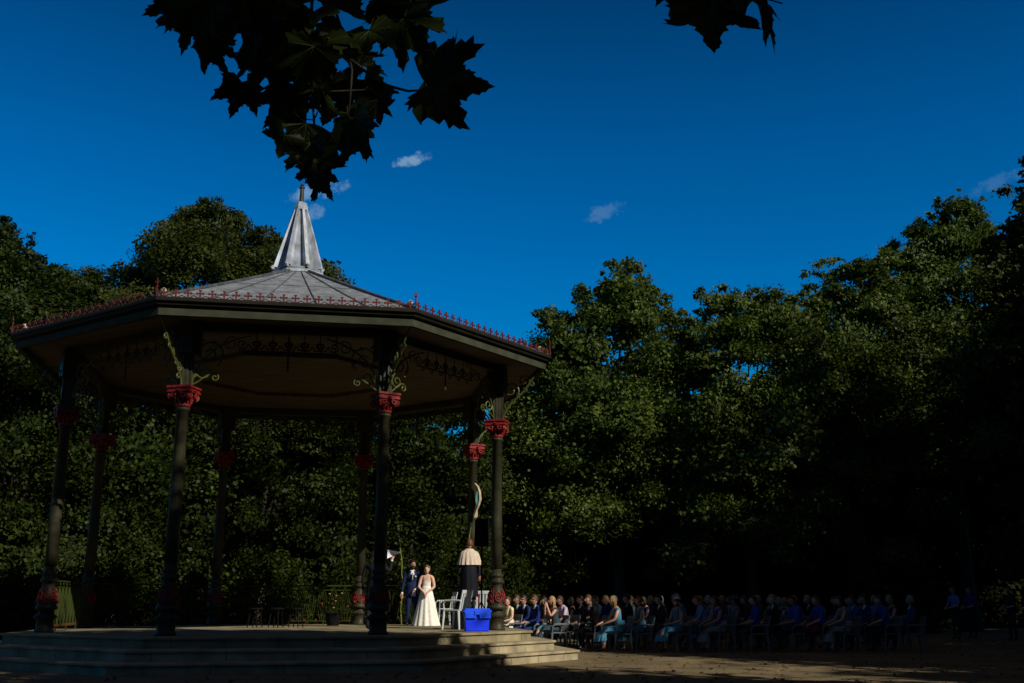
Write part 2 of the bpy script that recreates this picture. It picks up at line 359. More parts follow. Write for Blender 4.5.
def make_column():
    mb = MB()
    z0 = ZD + .002; sh = MB()
    # pedestal
    ped = MB()
    ped.lathe([(.235, 0), (.235, .05), (.205, .07), (.205, .25), (.225, .27), (.25, .30), (.25, .345), (.215, .37), (.17, .40), (.165, .43), (.2, .455), (.265, .48), (.265, .53), (.235, .55),
               (.235, .57), (.225, .70), (.185, .86), (.155, .98), (.155, 1.04), (.21, 1.06), (.21, 1.10), (.165, 1.12), (.16, 1.19), (.19, 1.205), (.19, 1.235), (.14, 1.26), (.135, 1.4)], (0, 0, z0), 20, sx=.86, sy=.86)
    for k in range(20):
        a = k * 2 * PI / 20; ped.box((.22 * math.cos(a), .22 * math.sin(a), z0 + .322), (.03, .035, .045), rz=a)
    orn = MB()
    for k in range(4):
        a = k * PI / 2 + .45
        def onp(da, zz, out=.018): rr = .21 - max(0, zz - .57) * .2 + out; return (rr * math.cos(a + da), rr * math.sin(a + da), z0 + zz)
        orn.tube([onp(.36 * math.cos(t * PI / 8), .74 + .105 * math.sin(t * PI / 8)) for t in range(17)], .017, 5)
        orn.tube([onp(.16 * math.cos(t * PI / 6), .73 + .04 * math.sin(t * PI / 6), .02) for t in range(13)], .012, 5)
        a += PI / 4
        for zc_, rz_ in ((.66, .06), (.78, .05), (.88, .04)):
            orn.tube([onp(.20 * math.cos(t * PI / 6 + 1), zc_ + rz_ * math.sin(t * PI / 6 + 1), .015) for t in range(12)], .014, 5)
        orn.lathe([(0, -.03), (.03, 0), (0, .03)], onp(0, .64, .03), 6)
    sh.lathe([(.132, 1.38), (.128, 2.5), (.115, ZC - .50 - ZD), (.14, ZC - .49 - ZD), (.14, ZC - .43 - ZD), (.10, ZC - .42 - ZD), (.10, ZC - ZD - .3)], (0, 0, z0), 20)
    # upper pier above the capital, under the eaves
    up = MB()
    up.box((0, 0, (ZC + ZF + .15) / 2), (.17, .17, ZF + .15 - ZC))
    up.lathe([(.1, ZC), (.1, ZF)], (0, 0, 0), 12)
    for k in range(4):
        a = k * PI / 2 + PI / 2
        up.box((.12 * math.cos(a), .12 * math.sin(a), (ZC + ZF) / 2), (.06, .05, ZF - ZC - .01), rz=a)
    up.box((0, 0, ZF - .22), (.42, .42, .62), taper=1.0)
    cp = MB()
    zc = ZC
    cp.box((0, 0, zc - .022), (.50, .50, .045)); cp.box((0, 0, zc - .066), (.45, .45, .04)); cp.box((0, 0, zc - .11), (.48, .48, .045))
    cp.lathe([(.13, -.42), (.15, -.40), (.15, -.36), (.125, -.35), (.135, -.24), (.17, -.17), (.23, -.13)], (0, 0, zc), 16)
    for k in range(4):
        a = k * PI / 2 + PI / 4
        d = (math.cos(a), math.sin(a))
        pts = spiral((.0, 0), .09, .02, PI / 2, 1.3, 16)
        cp.tube([(d[0] * (.25 + p[0]), d[1] * (.25 + p[0]), zc - .20 + p[1]) for p in pts], .028, 5)
        a2 = k * PI / 2
        e = (math.cos(a2), math.sin(a2)); t = (-e[1], e[0])
        for sx in (-1, 1):
            pts = spiral((sx * .12, 0), .07, .015, PI / 2, sx * 1.2, 14)
            cp.tube([(e[0] * .215 + t[0] * p[0], e[1] * .215 + t[1] * p[0], zc - .19 + p[1]) for p in pts], .022, 5)
        cp.lathe([(0, -.04), (.045, 0), (0, .04)], (e[0] * .24, e[1] * .24, zc - .10), 8)
        for q in (-.5, 0, .5):
            aa = a2 + q
            cp.tube([(.15 * math.cos(aa), .15 * math.sin(aa), zc - .35), (.17 * math.cos(aa), .17 * math.sin(aa), zc - .27), (.21 * math.cos(aa), .21 * math.sin(aa), zc - .23)], [.02, .028, .015], 5)
    C = sh.build('column', M['iron'], BS, smooth=True)
    p = ped.build('pedestal', M['iron'], C, smooth=False); p.data.polygons.foreach_set('use_smooth', [i < 26 * 20 for i in range(len(p.data.polygons))])
    orn.build('ornament', M['red'], C, smooth=True)
    up.build('upper_pier', M['iron'], C, bevel=.008)
    cp.build('capital', M['red'], C, bevel=.006)
    b = br_me.build('bracket', M['moss'], C); b.location = (0, 0, ZC)
    for s in (1, -1):
        b = bs_me.build('bracket', M['moss'], C) if s == 1 else b2.copy()
        if s == -1: col.objects.link(b); b.parent = C
        b2 = b
        b.location = (0, 0, ZC); b.rotation_euler = (0, 0, s * (PI / 2 + PI / 8))
    return C
C0 = make_column()
cols = []
for k in range(8):
    c = C0 if k == 0 else dup(C0, BS, kids=list(C0kids))
    if k == 0: C0kids = children(C0)
    a = k * PI / 4; c.location = (RC * math.cos(a), RC * math.sin(a), 0); c.rotation_euler = (0, 0, a)
    cols.append(c)

# ring beam, cornice / gutter, fascia
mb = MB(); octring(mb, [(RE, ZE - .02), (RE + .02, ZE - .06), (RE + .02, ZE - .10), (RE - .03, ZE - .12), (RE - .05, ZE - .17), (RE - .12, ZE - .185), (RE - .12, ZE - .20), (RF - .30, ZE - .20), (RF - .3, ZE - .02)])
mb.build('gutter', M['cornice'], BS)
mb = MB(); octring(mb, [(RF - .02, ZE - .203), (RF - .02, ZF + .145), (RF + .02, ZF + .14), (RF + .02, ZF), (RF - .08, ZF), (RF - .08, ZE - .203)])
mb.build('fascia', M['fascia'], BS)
mb = MB(); octring(mb, [(RC + .10, ZF + .17), (RC + .10, ZF - .03), (RC - .10, ZF - .03), (RC - .10, ZF + .17)]); mb.build('ring_beam', M['iron'], BS)
mb = MB(); cap8(mb, RF - .09, ZF + .14, False); cap8(mb, RF - .09, ZF + .165, True); mb.build('ceiling', M['wood'], BS)
mb = MB(); octring(mb, [(2.7, ZF + .13), (2.7, ZF + .05), (2.55, ZF + .05), (2.55, ZF + .13)]); mb.build('ceiling_moulding', M['wood'], BS)

# frieze of scrolls between the columns, one panel a side
def frieze():
    mb = MB(); L = 2 * RC * math.sin(PI / 8)
    x0, x1 = .30, L - .30
    zt, zb = ZF - .07, ZF - .40
    mb.tube([(x0 + .7, 0, zb), (x1 - .7, 0, zb)], .016, 5)
    n = 6; w = (x1 - x0 - 1.5) / n
    for i in range(n):
        cx = x0 + .75 + w * (i + .5)
        for s in (1, -1):
            mb.tube([(cx + s * (.02 + p[0]), 0, (zt + zb) / 2 + p[1]) for p in spiral((.11, -.02), .12, .02, PI if s > 0 else PI, 1.4, 18)] if s > 0 else
                    [(cx - (.02 + p[0]), 0, (zt + zb) / 2 + p[1]) for p in spiral((.11, -.02), .12, .02, PI, 1.4, 18)], .014, 4)
        mb.tube([(cx + w / 2, 0, zb), (cx + w / 2, 0, zt + .04)], .012, 4)
        mb.tube(xz(spiral((cx, zb - .05), .07, .02, 0, 1.2, 14)), .012, 4)
    mb.tube([(L / 2, 0, zt), (L / 2, 0, zb - .35)], .02, 5)
    mb.lathe([(0, -.06), (.035, 0), (0, .05)], (L / 2, 0, zb - .37), 6)
    return mb
fr0 = None
for k in range(8):
    if fr0 is None: fr = fr0 = frieze().build('frieze', M['iron'], BS)
    else: fr = fr0.copy(); col.objects.link(fr)
    a = k * PI / 4; b = a + PI / 4
    fr.location = (RC * math.cos(a), RC * math.sin(a), 0); fr.rotation_euler = (0, 0, math.atan2(math.sin(b) - math.sin(a), math.cos(b) - math.cos(a)))

# roof: eight slightly sagging lead faces, rolls on every hip, standing seams
PB = at(297, 274.5, CY); ZR = PB.z - .02
rp = []
for i in range(9):
    t = i / 8; rp.append((RE - .04 + (.55 - RE) * t, ZE - .03 + (ZR - ZE) * (t - .16 * math.sin(PI * t) * .05)))
mb = MB(); octring(mb, rp, close=False); mb.build('roof', M['lead'], BS)
ROOF_T = lambda r: np.interp(-r, [-p[0] for p in rp], [p[1] for p in rp])
mb = MB()
for k in range(8):
    a = k * PI / 4
    mb.tube([(p[0] * math.cos(a), p[0] * math.sin(a), p[1] + .02) for p in rp], .045, 6)
mb.build('hip_roll', M['leadd'], BS, smooth=True)
mb = MB(); ap = math.cos(PI / 8)
for k in range(8):
    a = k * PI / 4 + PI / 8; e = Vector((math.cos(a), math.sin(a), 0)); t = Vector((-e.y, e.x, 0))
    for q in (-.62, -.22, .22, .62):
        P = []
        for p in rp:
            hw = p[0] * math.sin(PI / 8)
            P.append(e * p[0] * ap + t * hw * q + Vector((0, 0, p[1] + .012)))
        mb.tube(P, .015, 4)
    for j in (1, 4):
        p = rp[j]; hw = p[0] * math.sin(PI / 8) * .98
        mb.tube([e * p[0] * ap - t * hw + Vector((0, 0, p[1] + .004)), e * p[0] * ap + t * hw + Vector((0, 0, p[1] + .004))], .007, 4)
mb.build('roof_seam', M['leadd'], BS)

# cresting: crosses on scallops along the eaves
def crest():
    mb = MB(); L = 2 * RE * math.sin(PI / 8); n = 22; w = L / n
    mb.tube([(0, 0, .0), (L, 0, .0)], .014, 4)
    for i in range(n):
        c = (i + .5) * w
        mb.tube([(c - w / 2 + w * t / 8, 0, .075 - .06 * math.sin(PI * t / 8)) for t in range(9)], .011, 4)
        mb.box((c, 0, .115), (.032, .02, .21)); mb.box((c, 0, .135), (.13, .018, .036))
        for dx, dz in ((-.062, .135), (.062, .135), (0, .215)):
            mb.box((c + dx, 0, dz), (.030, .019, .058) if dz < .2 else (.058, .019, .030))
        mb.box((c, 0, .135), (.05, .024, .05), rot=Matrix.Rotation(PI / 4, 3, 'Y'))
    return mb
cr0 = None; fn0 = None; hc0 = None
for k in range(8):
    a = k * PI / 4; b = a + PI / 4
    if cr0 is None: o = cr0 = crest().build('cresting', M['redc'], BS)
    else: o = cr0.copy(); col.objects.link(o)
    o.scale = (1, 1, .76); o.location = ((RE - .03) * math.cos(a), (RE - .03) * math.sin(a), ZE - .03); o.rotation_euler = (0, 0, math.atan2(math.sin(b) - math.sin(a), math.cos(b) - math.cos(a)))
    if fn0 is None:
        f = MB(); f.lathe([(.022, 0), (.022, .12), (.035, .14), (.018, .17), (.018, .27), (.04, .29), (.018, .31), (.014, .40), (.0, .46)], (0, 0, 0), 8)
        f.box((0, 0, .34), (.025, .13, .03)); f.box((0, 0, .22), (.02, .10, .02)); o = fn0 = f.build('corner_finial', M['redc'], BS)
    else: o = fn0.copy(); col.objects.link(o)
    o.scale = (.8, .8, .85); o.location = ((RE - .0) * math.cos(a), (RE) * math.sin(a), ZE - .02); o.rotation_euler = (0, 0, a)
    if hc0 is None:
        f = MB(); f.lathe([(0, -.06), (.05, -.05), (.065, 0), (.04, .05), (0, .07)], (0, 0, 0), 10); o = hc0 = f.build('hip_end_cap', M['white_cap'], BS, smooth=True)
    else: o = hc0.copy(); col.objects.link(o)
    o.location = ((RE - .25) * math.cos(a), (RE - .25) * math.sin(a), ROOF_T(RE - .25) + .10)

# spire
ZS0, ZS1 = at(297, 272, CY).z, at(298.5, 210.5, CY).z
ZS2, ZS3 = at(298.5, 204, CY).z, at(298.5, 183, CY).z
mb = MB()
mb.lathe([(.66, -.12), (.66, -.02), (.58, 0), (.50, .03), (.125, ZS1 - ZS0 - .02), (.145, ZS1 - ZS0)], (0, 0, ZS0), 8)
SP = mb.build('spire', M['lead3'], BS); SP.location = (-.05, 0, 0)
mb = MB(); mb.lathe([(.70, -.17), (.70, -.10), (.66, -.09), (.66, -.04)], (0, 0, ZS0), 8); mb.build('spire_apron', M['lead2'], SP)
HS = ZS1 - ZS0
for k in range(8):
    a = k * PI / 4; e = Vector((math.cos(a), math.sin(a), 0)); t = Vector((-e.y, e.x, 0))
    mb = MB(); P = []
    for i in range(9):
        q = i / 8; ri = .46 + (.10 - .46) * q; ro = .685 + (.185 - .685) * q; z = ZS0 + .02 + (HS - .03) * q
        if i == 0: z += .0
        wd = .052 - .02 * q
        P.append([e * ri - t * wd + Vector((0, 0, z)), e * ro - t * wd + Vector((0, 0, z)), e * ro + t * wd + Vector((0, 0, z)), e * ri + t * wd + Vector((0, 0, z))])
    vs = [v for r_ in P for v in r_]; fs = []
    for i in range(8):
        for j in range(3): fs.append((i * 4 + j, i * 4 + j + 1, (i + 1) * 4 + j + 1, (i + 1) * 4 + j))
    fs += [(0, 3, 2, 1), (32, 33, 34, 35)]
    mb.add(vs, fs)
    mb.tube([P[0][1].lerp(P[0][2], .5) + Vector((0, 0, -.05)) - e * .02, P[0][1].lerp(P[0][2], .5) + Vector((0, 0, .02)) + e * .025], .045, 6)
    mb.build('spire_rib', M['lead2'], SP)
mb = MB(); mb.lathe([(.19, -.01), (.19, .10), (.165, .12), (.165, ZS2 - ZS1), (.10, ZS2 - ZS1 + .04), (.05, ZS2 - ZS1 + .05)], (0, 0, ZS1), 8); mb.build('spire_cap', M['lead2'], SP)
mb = MB(); hf = ZS3 - ZS2
mb.lathe([(.062, .04), (.05, hf * .72), (.075, hf * .75), (.075, hf * .80), (.03, hf * .84), (.05, hf * .9), (.012, hf * .96), (.01, hf * 1.02)], (0, 0, ZS2), 10); mb.build('finial', M['iron'], SP)

# railing between the rear columns, with bowed balusters
def railing():
    L = 2 * RC * math.sin(PI / 8); mb = MB(); x0, x1 = .26, L - .26
    z0 = ZD
    mb.tube([(x0, 0, z0 + 1.08), (x1, 0, z0 + 1.08)], .024, 6); mb.tube([(x0, 0, z0 + .96), (x1, 0, z0 + .96)], .014, 5); mb.tube([(x0, 0, z0 + .10), (x1, 0, z0 + .10)], .016, 5)
    n = 11; w = (x1 - x0) / n
    for i in range(n):
        c = x0 + w * (i + .5)
        for s in (1, -1):
            mb.tube([(c + s * (.04 + .085 * math.sin(PI * min(1, t / 10) ** .8)), 0, z0 + .96 - .86 * t / 10) for t in range(11)], .013, 4)
            mb.tube([(c + s * (.02 + .05 * math.sin(PI * (t / 8))), 0, z0 + .90 - .6 * t / 8) for t in range(9)], .010, 4)
        mb.tube(xz(spiral((c, z0 + 1.02), .045, .012, 0, 1.2, 10)), .010, 4)
        mb.tube([(c, 0, z0 + .1), (c, 0, z0 + .96)], .009, 4)
    for i in range(n + 1):
        mb.box((x0 + w * i, 0, z0 + .13), (.04, .03, .05), mi=1)
    for x in (L * .25, L * .5, L * .75): mb.box((x, 0, z0 + .05), (.03, .03, .1))
    return mb
rl0 = None
for k in (1, 2, 3, 4):
    a = k * PI / 4; b = a + PI / 4
    if rl0 is None: o = rl0 = railing().build('railing', [M['rail'], M['red']], BS)
    else: o = rl0.copy(); col.objects.link(o)
    o.location = (RC * math.cos(a), RC * math.sin(a), 0); o.rotation_euler = (0, 0, math.atan2(math.sin(b) - math.sin(a), math.cos(b) - math.cos(a)))

# ------------------------------------------------------------------ people
def skin_body(skel, seg, levels=1):
    """skel: dict name -> (co, (rx,ry)); seg: list (a,b). returns (verts, faces)"""
    names = list(skel); idx = {n: i for i, n in enumerate(names)}
    me = bpy.data.meshes.new('t'); me.from_pydata([skel[n][0] for n in names], [(idx[a], idx[b]) for a, b in seg], [])
    o = bpy.data.objects.new('t', me); col.objects.link(o)
    md = o.modifiers.new('s', 'SKIN'); md.use_smooth_shade = True; md.branch_smoothing = .3
    for i, n in enumerate(names):
        sv = me.skin_vertices[0].data[i]; r = skel[n][1]; sv.radius = (r if isinstance(r, tuple) else (r, r)); sv.use_root = (n == 'pelvis')
    sb = o.modifiers.new('b', 'SUBSURF'); sb.levels = levels; sb.render_levels = levels
    dg = bpy.context.evaluated_depsgraph_get(); ev = o.evaluated_get(dg); em = ev.to_mesh()
    V = [tuple(v.co) for v in em.vertices]; Fc = [tuple(p.vertices) for p in em.polygons]
    ev.to_mesh_clear(); bpy.data.objects.remove(o); bpy.data.meshes.remove(me)
    return V, Fc

def segdist(p, a, b):
    ab = b - a; t = max(0, min(1, (p - a).dot(ab) / max(ab.length_squared, 1e-9))); return (p - a - ab * t).length

SKIN, TOP, BOT, SHOE, SHIRT, LIP, DARK, BEARD = range(8)
def head_geo(mb, c, yaw=0, pitch=0, glasses=False, beard=False, k=1.0):
    n, m = 20, 14; vs = []
    mt = Matrix.Rotation(yaw, 3, 'Z') @ Matrix.Rotation(pitch, 3, 'Y')
    P = []
    for i in range(m + 1):
        ph = PI * i / m; z = math.cos(ph)
        for j in range(n):
            th = 2 * PI * j / n; x = math.sin(ph) * math.cos(th); y = math.sin(ph) * math.sin(th)
            X, Y, Z = x * .096, y * .076, z * .122
            if z < 0: Y *= 1 + z * .28; X *= 1 + z * .12
            if x > .2:
                X += .026 * math.exp(-(y / .20) ** 2 - ((z + .12) / .20) ** 2)      # nose
                X -= .012 * (math.exp(-((abs(y) - .38) / .2) ** 2 - ((z - .08) / .14) ** 2))   # eye sockets
                X += .008 * math.exp(-(y / .3) ** 2 - ((z + .78) / .18) ** 2)      # chin
                X += .006 * math.exp(-(y / .25) ** 2 - ((z + .48) / .1) ** 2)      # lips
            P.append((X, Y, Z, x, y, z))
    vs = [mt @ (Vector(p[:3]) * k) + Vector(c) for p in P]
    for i in range(m):
        for j in range(n):
            a = i * n + j; b = i * n + (j + 1) % n; cc = (i + 1) * n + (j + 1) % n; d = (i + 1) * n + j
            x, y, z = [(P[a][q] + P[b][q] + P[cc][q] + P[d][q]) / 4 for q in (3, 4, 5)]
            mi = SKIN
            if x > .3 and abs(abs(y) - .36) < .15 and abs(z - .08) < .12: mi = DARK
            if glasses and x > .15 and abs(z - .08) < .16: mi = DARK
            if x > .5 and abs(y) < .26 and abs(z + .5) < .10: mi = LIP
            if beard and z < -.28 and x > -.1 and not (mi == LIP): mi = BEARD
            o = len(mb.v)
            mb.v += [tuple(vs[q]) for q in (a, b, cc, d)]; mb.f.append((o + 3, o + 2, o + 1, o)); mb.m.append(mi)
    for s in (1, -1):
        e = MB(); e.lathe([(0, -.034), (.014, -.022), (.02, .0), (.018, .02), (0, .034)], (0, 0, 0), 8, sx=1, sy=.5)
        mb.add([mt @ (Vector((v[0] - .005, s * .076 + v[1], v[2] - .008)) * k) + Vector(c) for v in e.v], e.f, SKIN)

def hair_geo(c, style='short', yaw=0, pitch=0, k=1.0, seed=0):
    rd = random.Random(seed); n, m = 24, 16; mb = MB()
    mt = Matrix.Rotation(yaw, 3, 'Z') @ Matrix.Rotation(pitch, 3, 'Y'); V = []; keep = []
    for i in range(m + 1):
        ph = PI * i / m; z = math.cos(ph)
        for j in range(n):
            th = 2 * PI * j / n; x = math.sin(ph) * math.cos(th); y = math.sin(ph) * math.sin(th)
            s = 1.13 + .03 * math.sin(7 * th + 3 * ph) + rd.uniform(-.015, .015)
            X, Y, Z = x * .096 * s - .006, y * .078 * s, z * .122 * s + .006
            if style == 'long' and z < 0:
                Z *= 1.9; Y *= 1.0 + .15; X = X * .8 - .02
            V.append(mt @ (Vector((X, Y, Z)) * k) + Vector(c)); keep.append((x, y, z))
    lim = {'short': -.25, 'long': -1.1, 'bun': -.4}[style]
    fs = []
    for i in range(m):
        for j in range(n):
            q = (i * n + j, i * n + (j + 1) % n, (i + 1) * n + (j + 1) % n, (i + 1) * n + j)
            x, y, z = [sum(keep[a][t] for a in q) / 4 for t in range(3)]
            if x > .28 and z < .52 - .1 * abs(y): continue
            if x > -.05 and z < (.2 if style != 'long' else -.6) and style == 'short': continue
            if style == 'long' and x > .0 and z < .3 and abs(y) < .6: continue
            if z < lim: continue
            fs.append(q)
    mb.add(V, fs)
    if style == 'bun':
        b = MB(); b.lathe([(0, -.05), (.04, -.03), (.052, 0), (.04, .03), (0, .05)], (-.115, 0, .02), 10)
        mb.add([mt @ (Vector(v) * k) + Vector(c) for v in b.v], b.f)
    return mb

def add_hand(sk, seg, side, wrist, d, up=Vector((0, 0, 1)), curl=.5, k=1.0):
    d = Vector(d).normalized(); w = Vector(wrist); lat = d.cross(up); lat = lat.normalized() if lat.length > .1 else Vector((0, 1, 0)); nrm = lat.cross(d).normalized()
    p = w + d * .055 * k; sk['palm' + side] = (p, (.034 * k, .02 * k)); seg.append(('wrist' + side, 'palm' + side))
    for i, (o, l) in enumerate(((-.027, .066), (-.009, .078), (.009, .073), (.027, .058))):
        a = p + lat * o + d * .035 * k; b = a + (d * math.cos(curl * .6) - nrm * math.sin(curl * .6)) * l * .5; c = b + (d * math.cos(curl * 1.6) - nrm * math.sin(curl * 1.6)) * l * .5
        for q, pt, r in (('a', a, .0098), ('b', b, .009), ('c', c, .0075)): sk['f%d%s%s' % (i, q, side)] = (pt, r)
        seg += [('palm' + side, 'f%da%s' % (i, side)), ('f%da%s' % (i, side), 'f%db%s' % (i, side)), ('f%db%s' % (i, side), 'f%dc%s' % (i, side))]
    a = w + d * .03 - lat * .028 * (1 if side == 'L' else 1); b = a + (d * .7 - lat * .6 - nrm * .3).normalized() * .038; c = b + (d * .9 - nrm * .3).normalized() * .028
    for q, pt, r in (('a', a, .013), ('b', b, .0105), ('c', c, .0085)): sk['t%s%s' % (q, side)] = (pt, r)
    seg += [('wrist' + side, 'ta' + side), ('ta' + side, 'tb' + side), ('tb' + side, 'tc' + side)]

def pose(kind='sit', lean=0.0, H=1.75, arms='lap', legs='down', female=False):
    k = H / 1.75; w = .9 if female else 1.0; sk = {}; seg = []
    V = lambda x, y, z: Vector((x, y, z)) * k
    if kind == 'sit':
        pz = .56 / k; ty = lambda z: (z - pz) * lean
        sk['pelvis'] = (V(0, 0, pz), (.135 * w, .125 * w))
        zt = pz - .56
        P = {'waist': (.0, .75, .125), 'chest': (.0, .95, .15), 'neckbase': (.0, 1.10, .085), 'neck': (.02, 1.17, .052)}
        for n_, (x, z, r) in P.items(): sk[n_] = (V(x + (z - .56) * lean, 0, z + zt), ((r * .82 * w, r * 1.1 * w) if n_ in ('waist', 'chest') else r * w))
        head = V(.045 + .72 * lean, 0, 1.285 + zt)
        sh = V((1.06 - .56) * lean, 0, 1.075 + zt)
        for s, q in ((1, 'L'), (-1, 'R')):
            sk['hip' + q] = (V(.05, s * .09, pz - .03), .092)
            if legs == 'cross' and q == 'R':
                sk['knee' + q] = (V(.48, s * .02, .60), .062); sk['ankle' + q] = (V(.66, s * -.10, .27), .04); sk['toe' + q] = (V(.80, s * -.12, .24), .032)
            else:
                sk['knee' + q] = (V(.47, s * (.13 if not female else .08), .51), .064); sk['ankle' + q] = (V(.43 + (.08 if s > 0 else 0), s * .12, .095), .042); sk['toe' + q] = (V(.60 + (.08 if s > 0 else 0), s * .13, .045), .036)
    else:
        sk['pelvis'] = (V(0, 0, .96), (.125 * w, .14 * w))
        for n_, x, z, r in (('waist', .0, 1.12, .118), ('chest', .0, 1.30, .145), ('neckbase', -.01, 1.45, .082), ('neck', .005, 1.52, .052)):
            sk[n_] = (V(x, 0, z), ((r * .82 * w, r * 1.12 * w) if n_ in ('waist', 'chest') else r * w))
        head = V(.03, 0, 1.632); sh = V(0, 0, 1.42)
        for s, q in ((1, 'L'), (-1, 'R')):
            sk['hip' + q] = (V(0, s * .09, .90), .095); sk['knee' + q] = (V(.02, s * .10, .50), .062); sk['ankle' + q] = (V(-.02, s * .11, .09), .045); sk['toe' + q] = (V(.13, s * .13, .04), .038)
    seg += [('pelvis', 'waist'), ('waist', 'chest'), ('chest', 'neckbase'), ('neckbase', 'neck')]
    for s, q in ((1, 'L'), (-1, 'R')):
        S_ = sh + Vector((0, s * .185 * w * k, 0)); sk['shoulder' + q] = (S_, .064 * w)
        am = arms if isinstance(arms, str) else arms[0 if q == 'L' else 1]
        if am == 'lap': E_, W_, D_ = S_ + V(.06, s * .06, -.29), S_ + V(.29, s * -.07, -.36), (1, -s * .6, -.1)
        elif am == 'knee': E_, W_, D_ = S_ + V(.12, s * .05, -.27), S_ + V(.38, s * .0, -.36), (1, -s * .1, -.3)
        elif am == 'phone': E_, W_, D_ = S_ + V(.20, s * .05, -.20), S_ + V(.24, s * -.08, .06), (.1, -s * .3, 1)
        elif am == 'clasp': E_, W_, D_ = S_ + V(.04, s * .07, -.29), S_ + V(.20, s * -.12, -.45), (.35, -s * .6, -.75)
        elif am == 'side': E_, W_, D_ = S_ + V(-.02, s * .07, -.30), S_ + V(.04, s * .09, -.55), (.1, 0, -1)
        elif am == 'raise': E_, W_, D_ = S_ + V(.22, s * .12, -.12), S_ + V(.36, s * .10, .12), (.5, 0, .9)
        elif am == 'read': E_, W_, D_ = S_ + V(.05, s * .06, -.28), S_ + V(.30, s * -.05, -.20), (1, -s * .3, .3)
        sk['elbow' + q] = (E_, .046 * w); sk['wrist' + q] = (W_, .030 * w)
        seg += [('neckbase', 'shoulder' + q), ('shoulder' + q, 'elbow' + q), ('elbow' + q, 'wrist' + q), ('pelvis', 'hip' + q), ('hip' + q, 'knee' + q), ('knee' + q, 'ankle' + q), ('ankle' + q, 'toe' + q)]
        add_hand(sk, seg, q, W_, D_, curl=.6, k=k)
    return sk, seg, head

def body_mesh(name, P, outfit='suit', glasses=False, beard=False, yaw=0, pitch=0, k=1.0, levels=1):
    sk, seg, head = P
    V, Fc = skin_body(sk, seg, levels); mb = MB(); mb.v = V; mb.f = Fc
    segs = [(a, b, Vector(sk[a][0]), Vector(sk[b][0]), (sk[a][1] if not isinstance(sk[a][1], tuple) else max(sk[a][1])), (sk[b][1] if not isinstance(sk[b][1], tuple) else max(sk[b][1]))) for a, b in seg]
    zs = sk['shoulderL'][0].z; cx = sk['chest'][0].x; nb = sk['neckbase'][0]
    for f in Fc:
        c = Vector((0, 0, 0))
        for i in f: c += Vector(V[i])
        c /= len(f); best = None
        for a, b, A, B, ra, rb in segs:
            d = segdist(c, A, B) - (ra + rb) * .4
            if best is None or d < best[0]: best = (d, a, b)
        a, b = best[1], best[2]; mi = TOP
        if b[:4] in ('palm',) or b[0] in 'ft' and b[1] in '0123abc' or a.startswith('palm'): mi = SKIN
        elif b.startswith('ta') or b.startswith('tb') or b.startswith('tc') : mi = SKIN
        elif b == 'neck': mi = SKIN if c.z > nb.z + .035 else TOP
        elif b.startswith('toe'): mi = SHOE
        elif b.startswith('ankle'): mi = BOT if outfit in ('suit', 'shirt', 'officiant') else SKIN
        elif b.startswith('knee'): mi = BOT
        elif b.startswith('hip') or (a == 'pelvis'): mi = BOT
        elif b.startswith('wrist') or b.startswith('elbow'):
            if outfit in ('dress', 'bridal'): mi = SKIN
            if outfit == 'shirt' and b.startswith('wrist'): mi = SKIN
        if outfit == 'bridal' and mi == TOP and c.z > zs - .115: mi = SKIN
        if outfit == 'dress' and mi == TOP and c.z > zs - .03 and abs(c.y) < .09: mi = SKIN
        if outfit == 'suit' and mi == TOP and c.x > cx + .03 and zs - .15 < c.z < zs + .09:
            hw = .0 + (c.z - (zs - .15)) * .24
            if abs(c.y) < hw: mi = DARK if abs(c.y) < .0 else SHIRT
        if outfit == 'suit' and b == 'neck' and c.z < nb.z + .055: mi = SHIRT
        if outfit == 'suit' and b.startswith('wrist') and (c - sk[b][0]).length < .035: mi = SHIRT
        mb.m.append(mi)
    head_geo(mb, head, yaw, pitch, glasses, beard, k)
    me = bpy.data.meshes.new(name); me.from_pydata(mb.v, [], mb.f)
    for _ in range(8): me.materials.append(None)
    me.polygons.foreach_set('material_index', mb.m); me.polygons.foreach_set('use_smooth', [True] * len(mb.f)); me.update()
    return me

MC = {}
def cmat(c, rough=.75, spec=.2):
    key = (tuple(c), rough)
    if key not in MC: MC[key] = mat('cloth_%d' % len(MC), c, rough, .14, 25, bump=.3, spec=spec)
    return MC[key]
SK = [mat('skin_fair', (.50, .27, .185), .5, .1, 20, spec=.35), mat('skin_tan', (.36, .19, .115), .5, .1, 20, spec=.35), mat('skin_pale', (.62, .38, .29), .5, .1, 20)]
LIPM = mat('lips', (.34, .09, .08), .5); EYEM = mat('eye_dark', (.03, .02, .015), .25, spec=.6)
HAIR = {'dark': mat('hair_dark', (.018, .012, .008), .5, .3, 60), 'brown': mat('hair_brown', (.06, .032, .014), .5, .3, 60), 'blond': mat('hair_blond', (.30, .19, .075), .5, .3, 60), 'bridehair': mat('hair_light_brown', (.14, .075, .03), .5, .3, 60), 'ginger': mat('hair_ginger', (.13, .05, .018), .5, .3, 60), 'grey': mat('hair_grey', (.22, .21, .2), .5, .3, 60)}
WHITE = (.72, .70, .66); NAVY = (.007, .017, .085); BLACK = (.010, .009, .010)

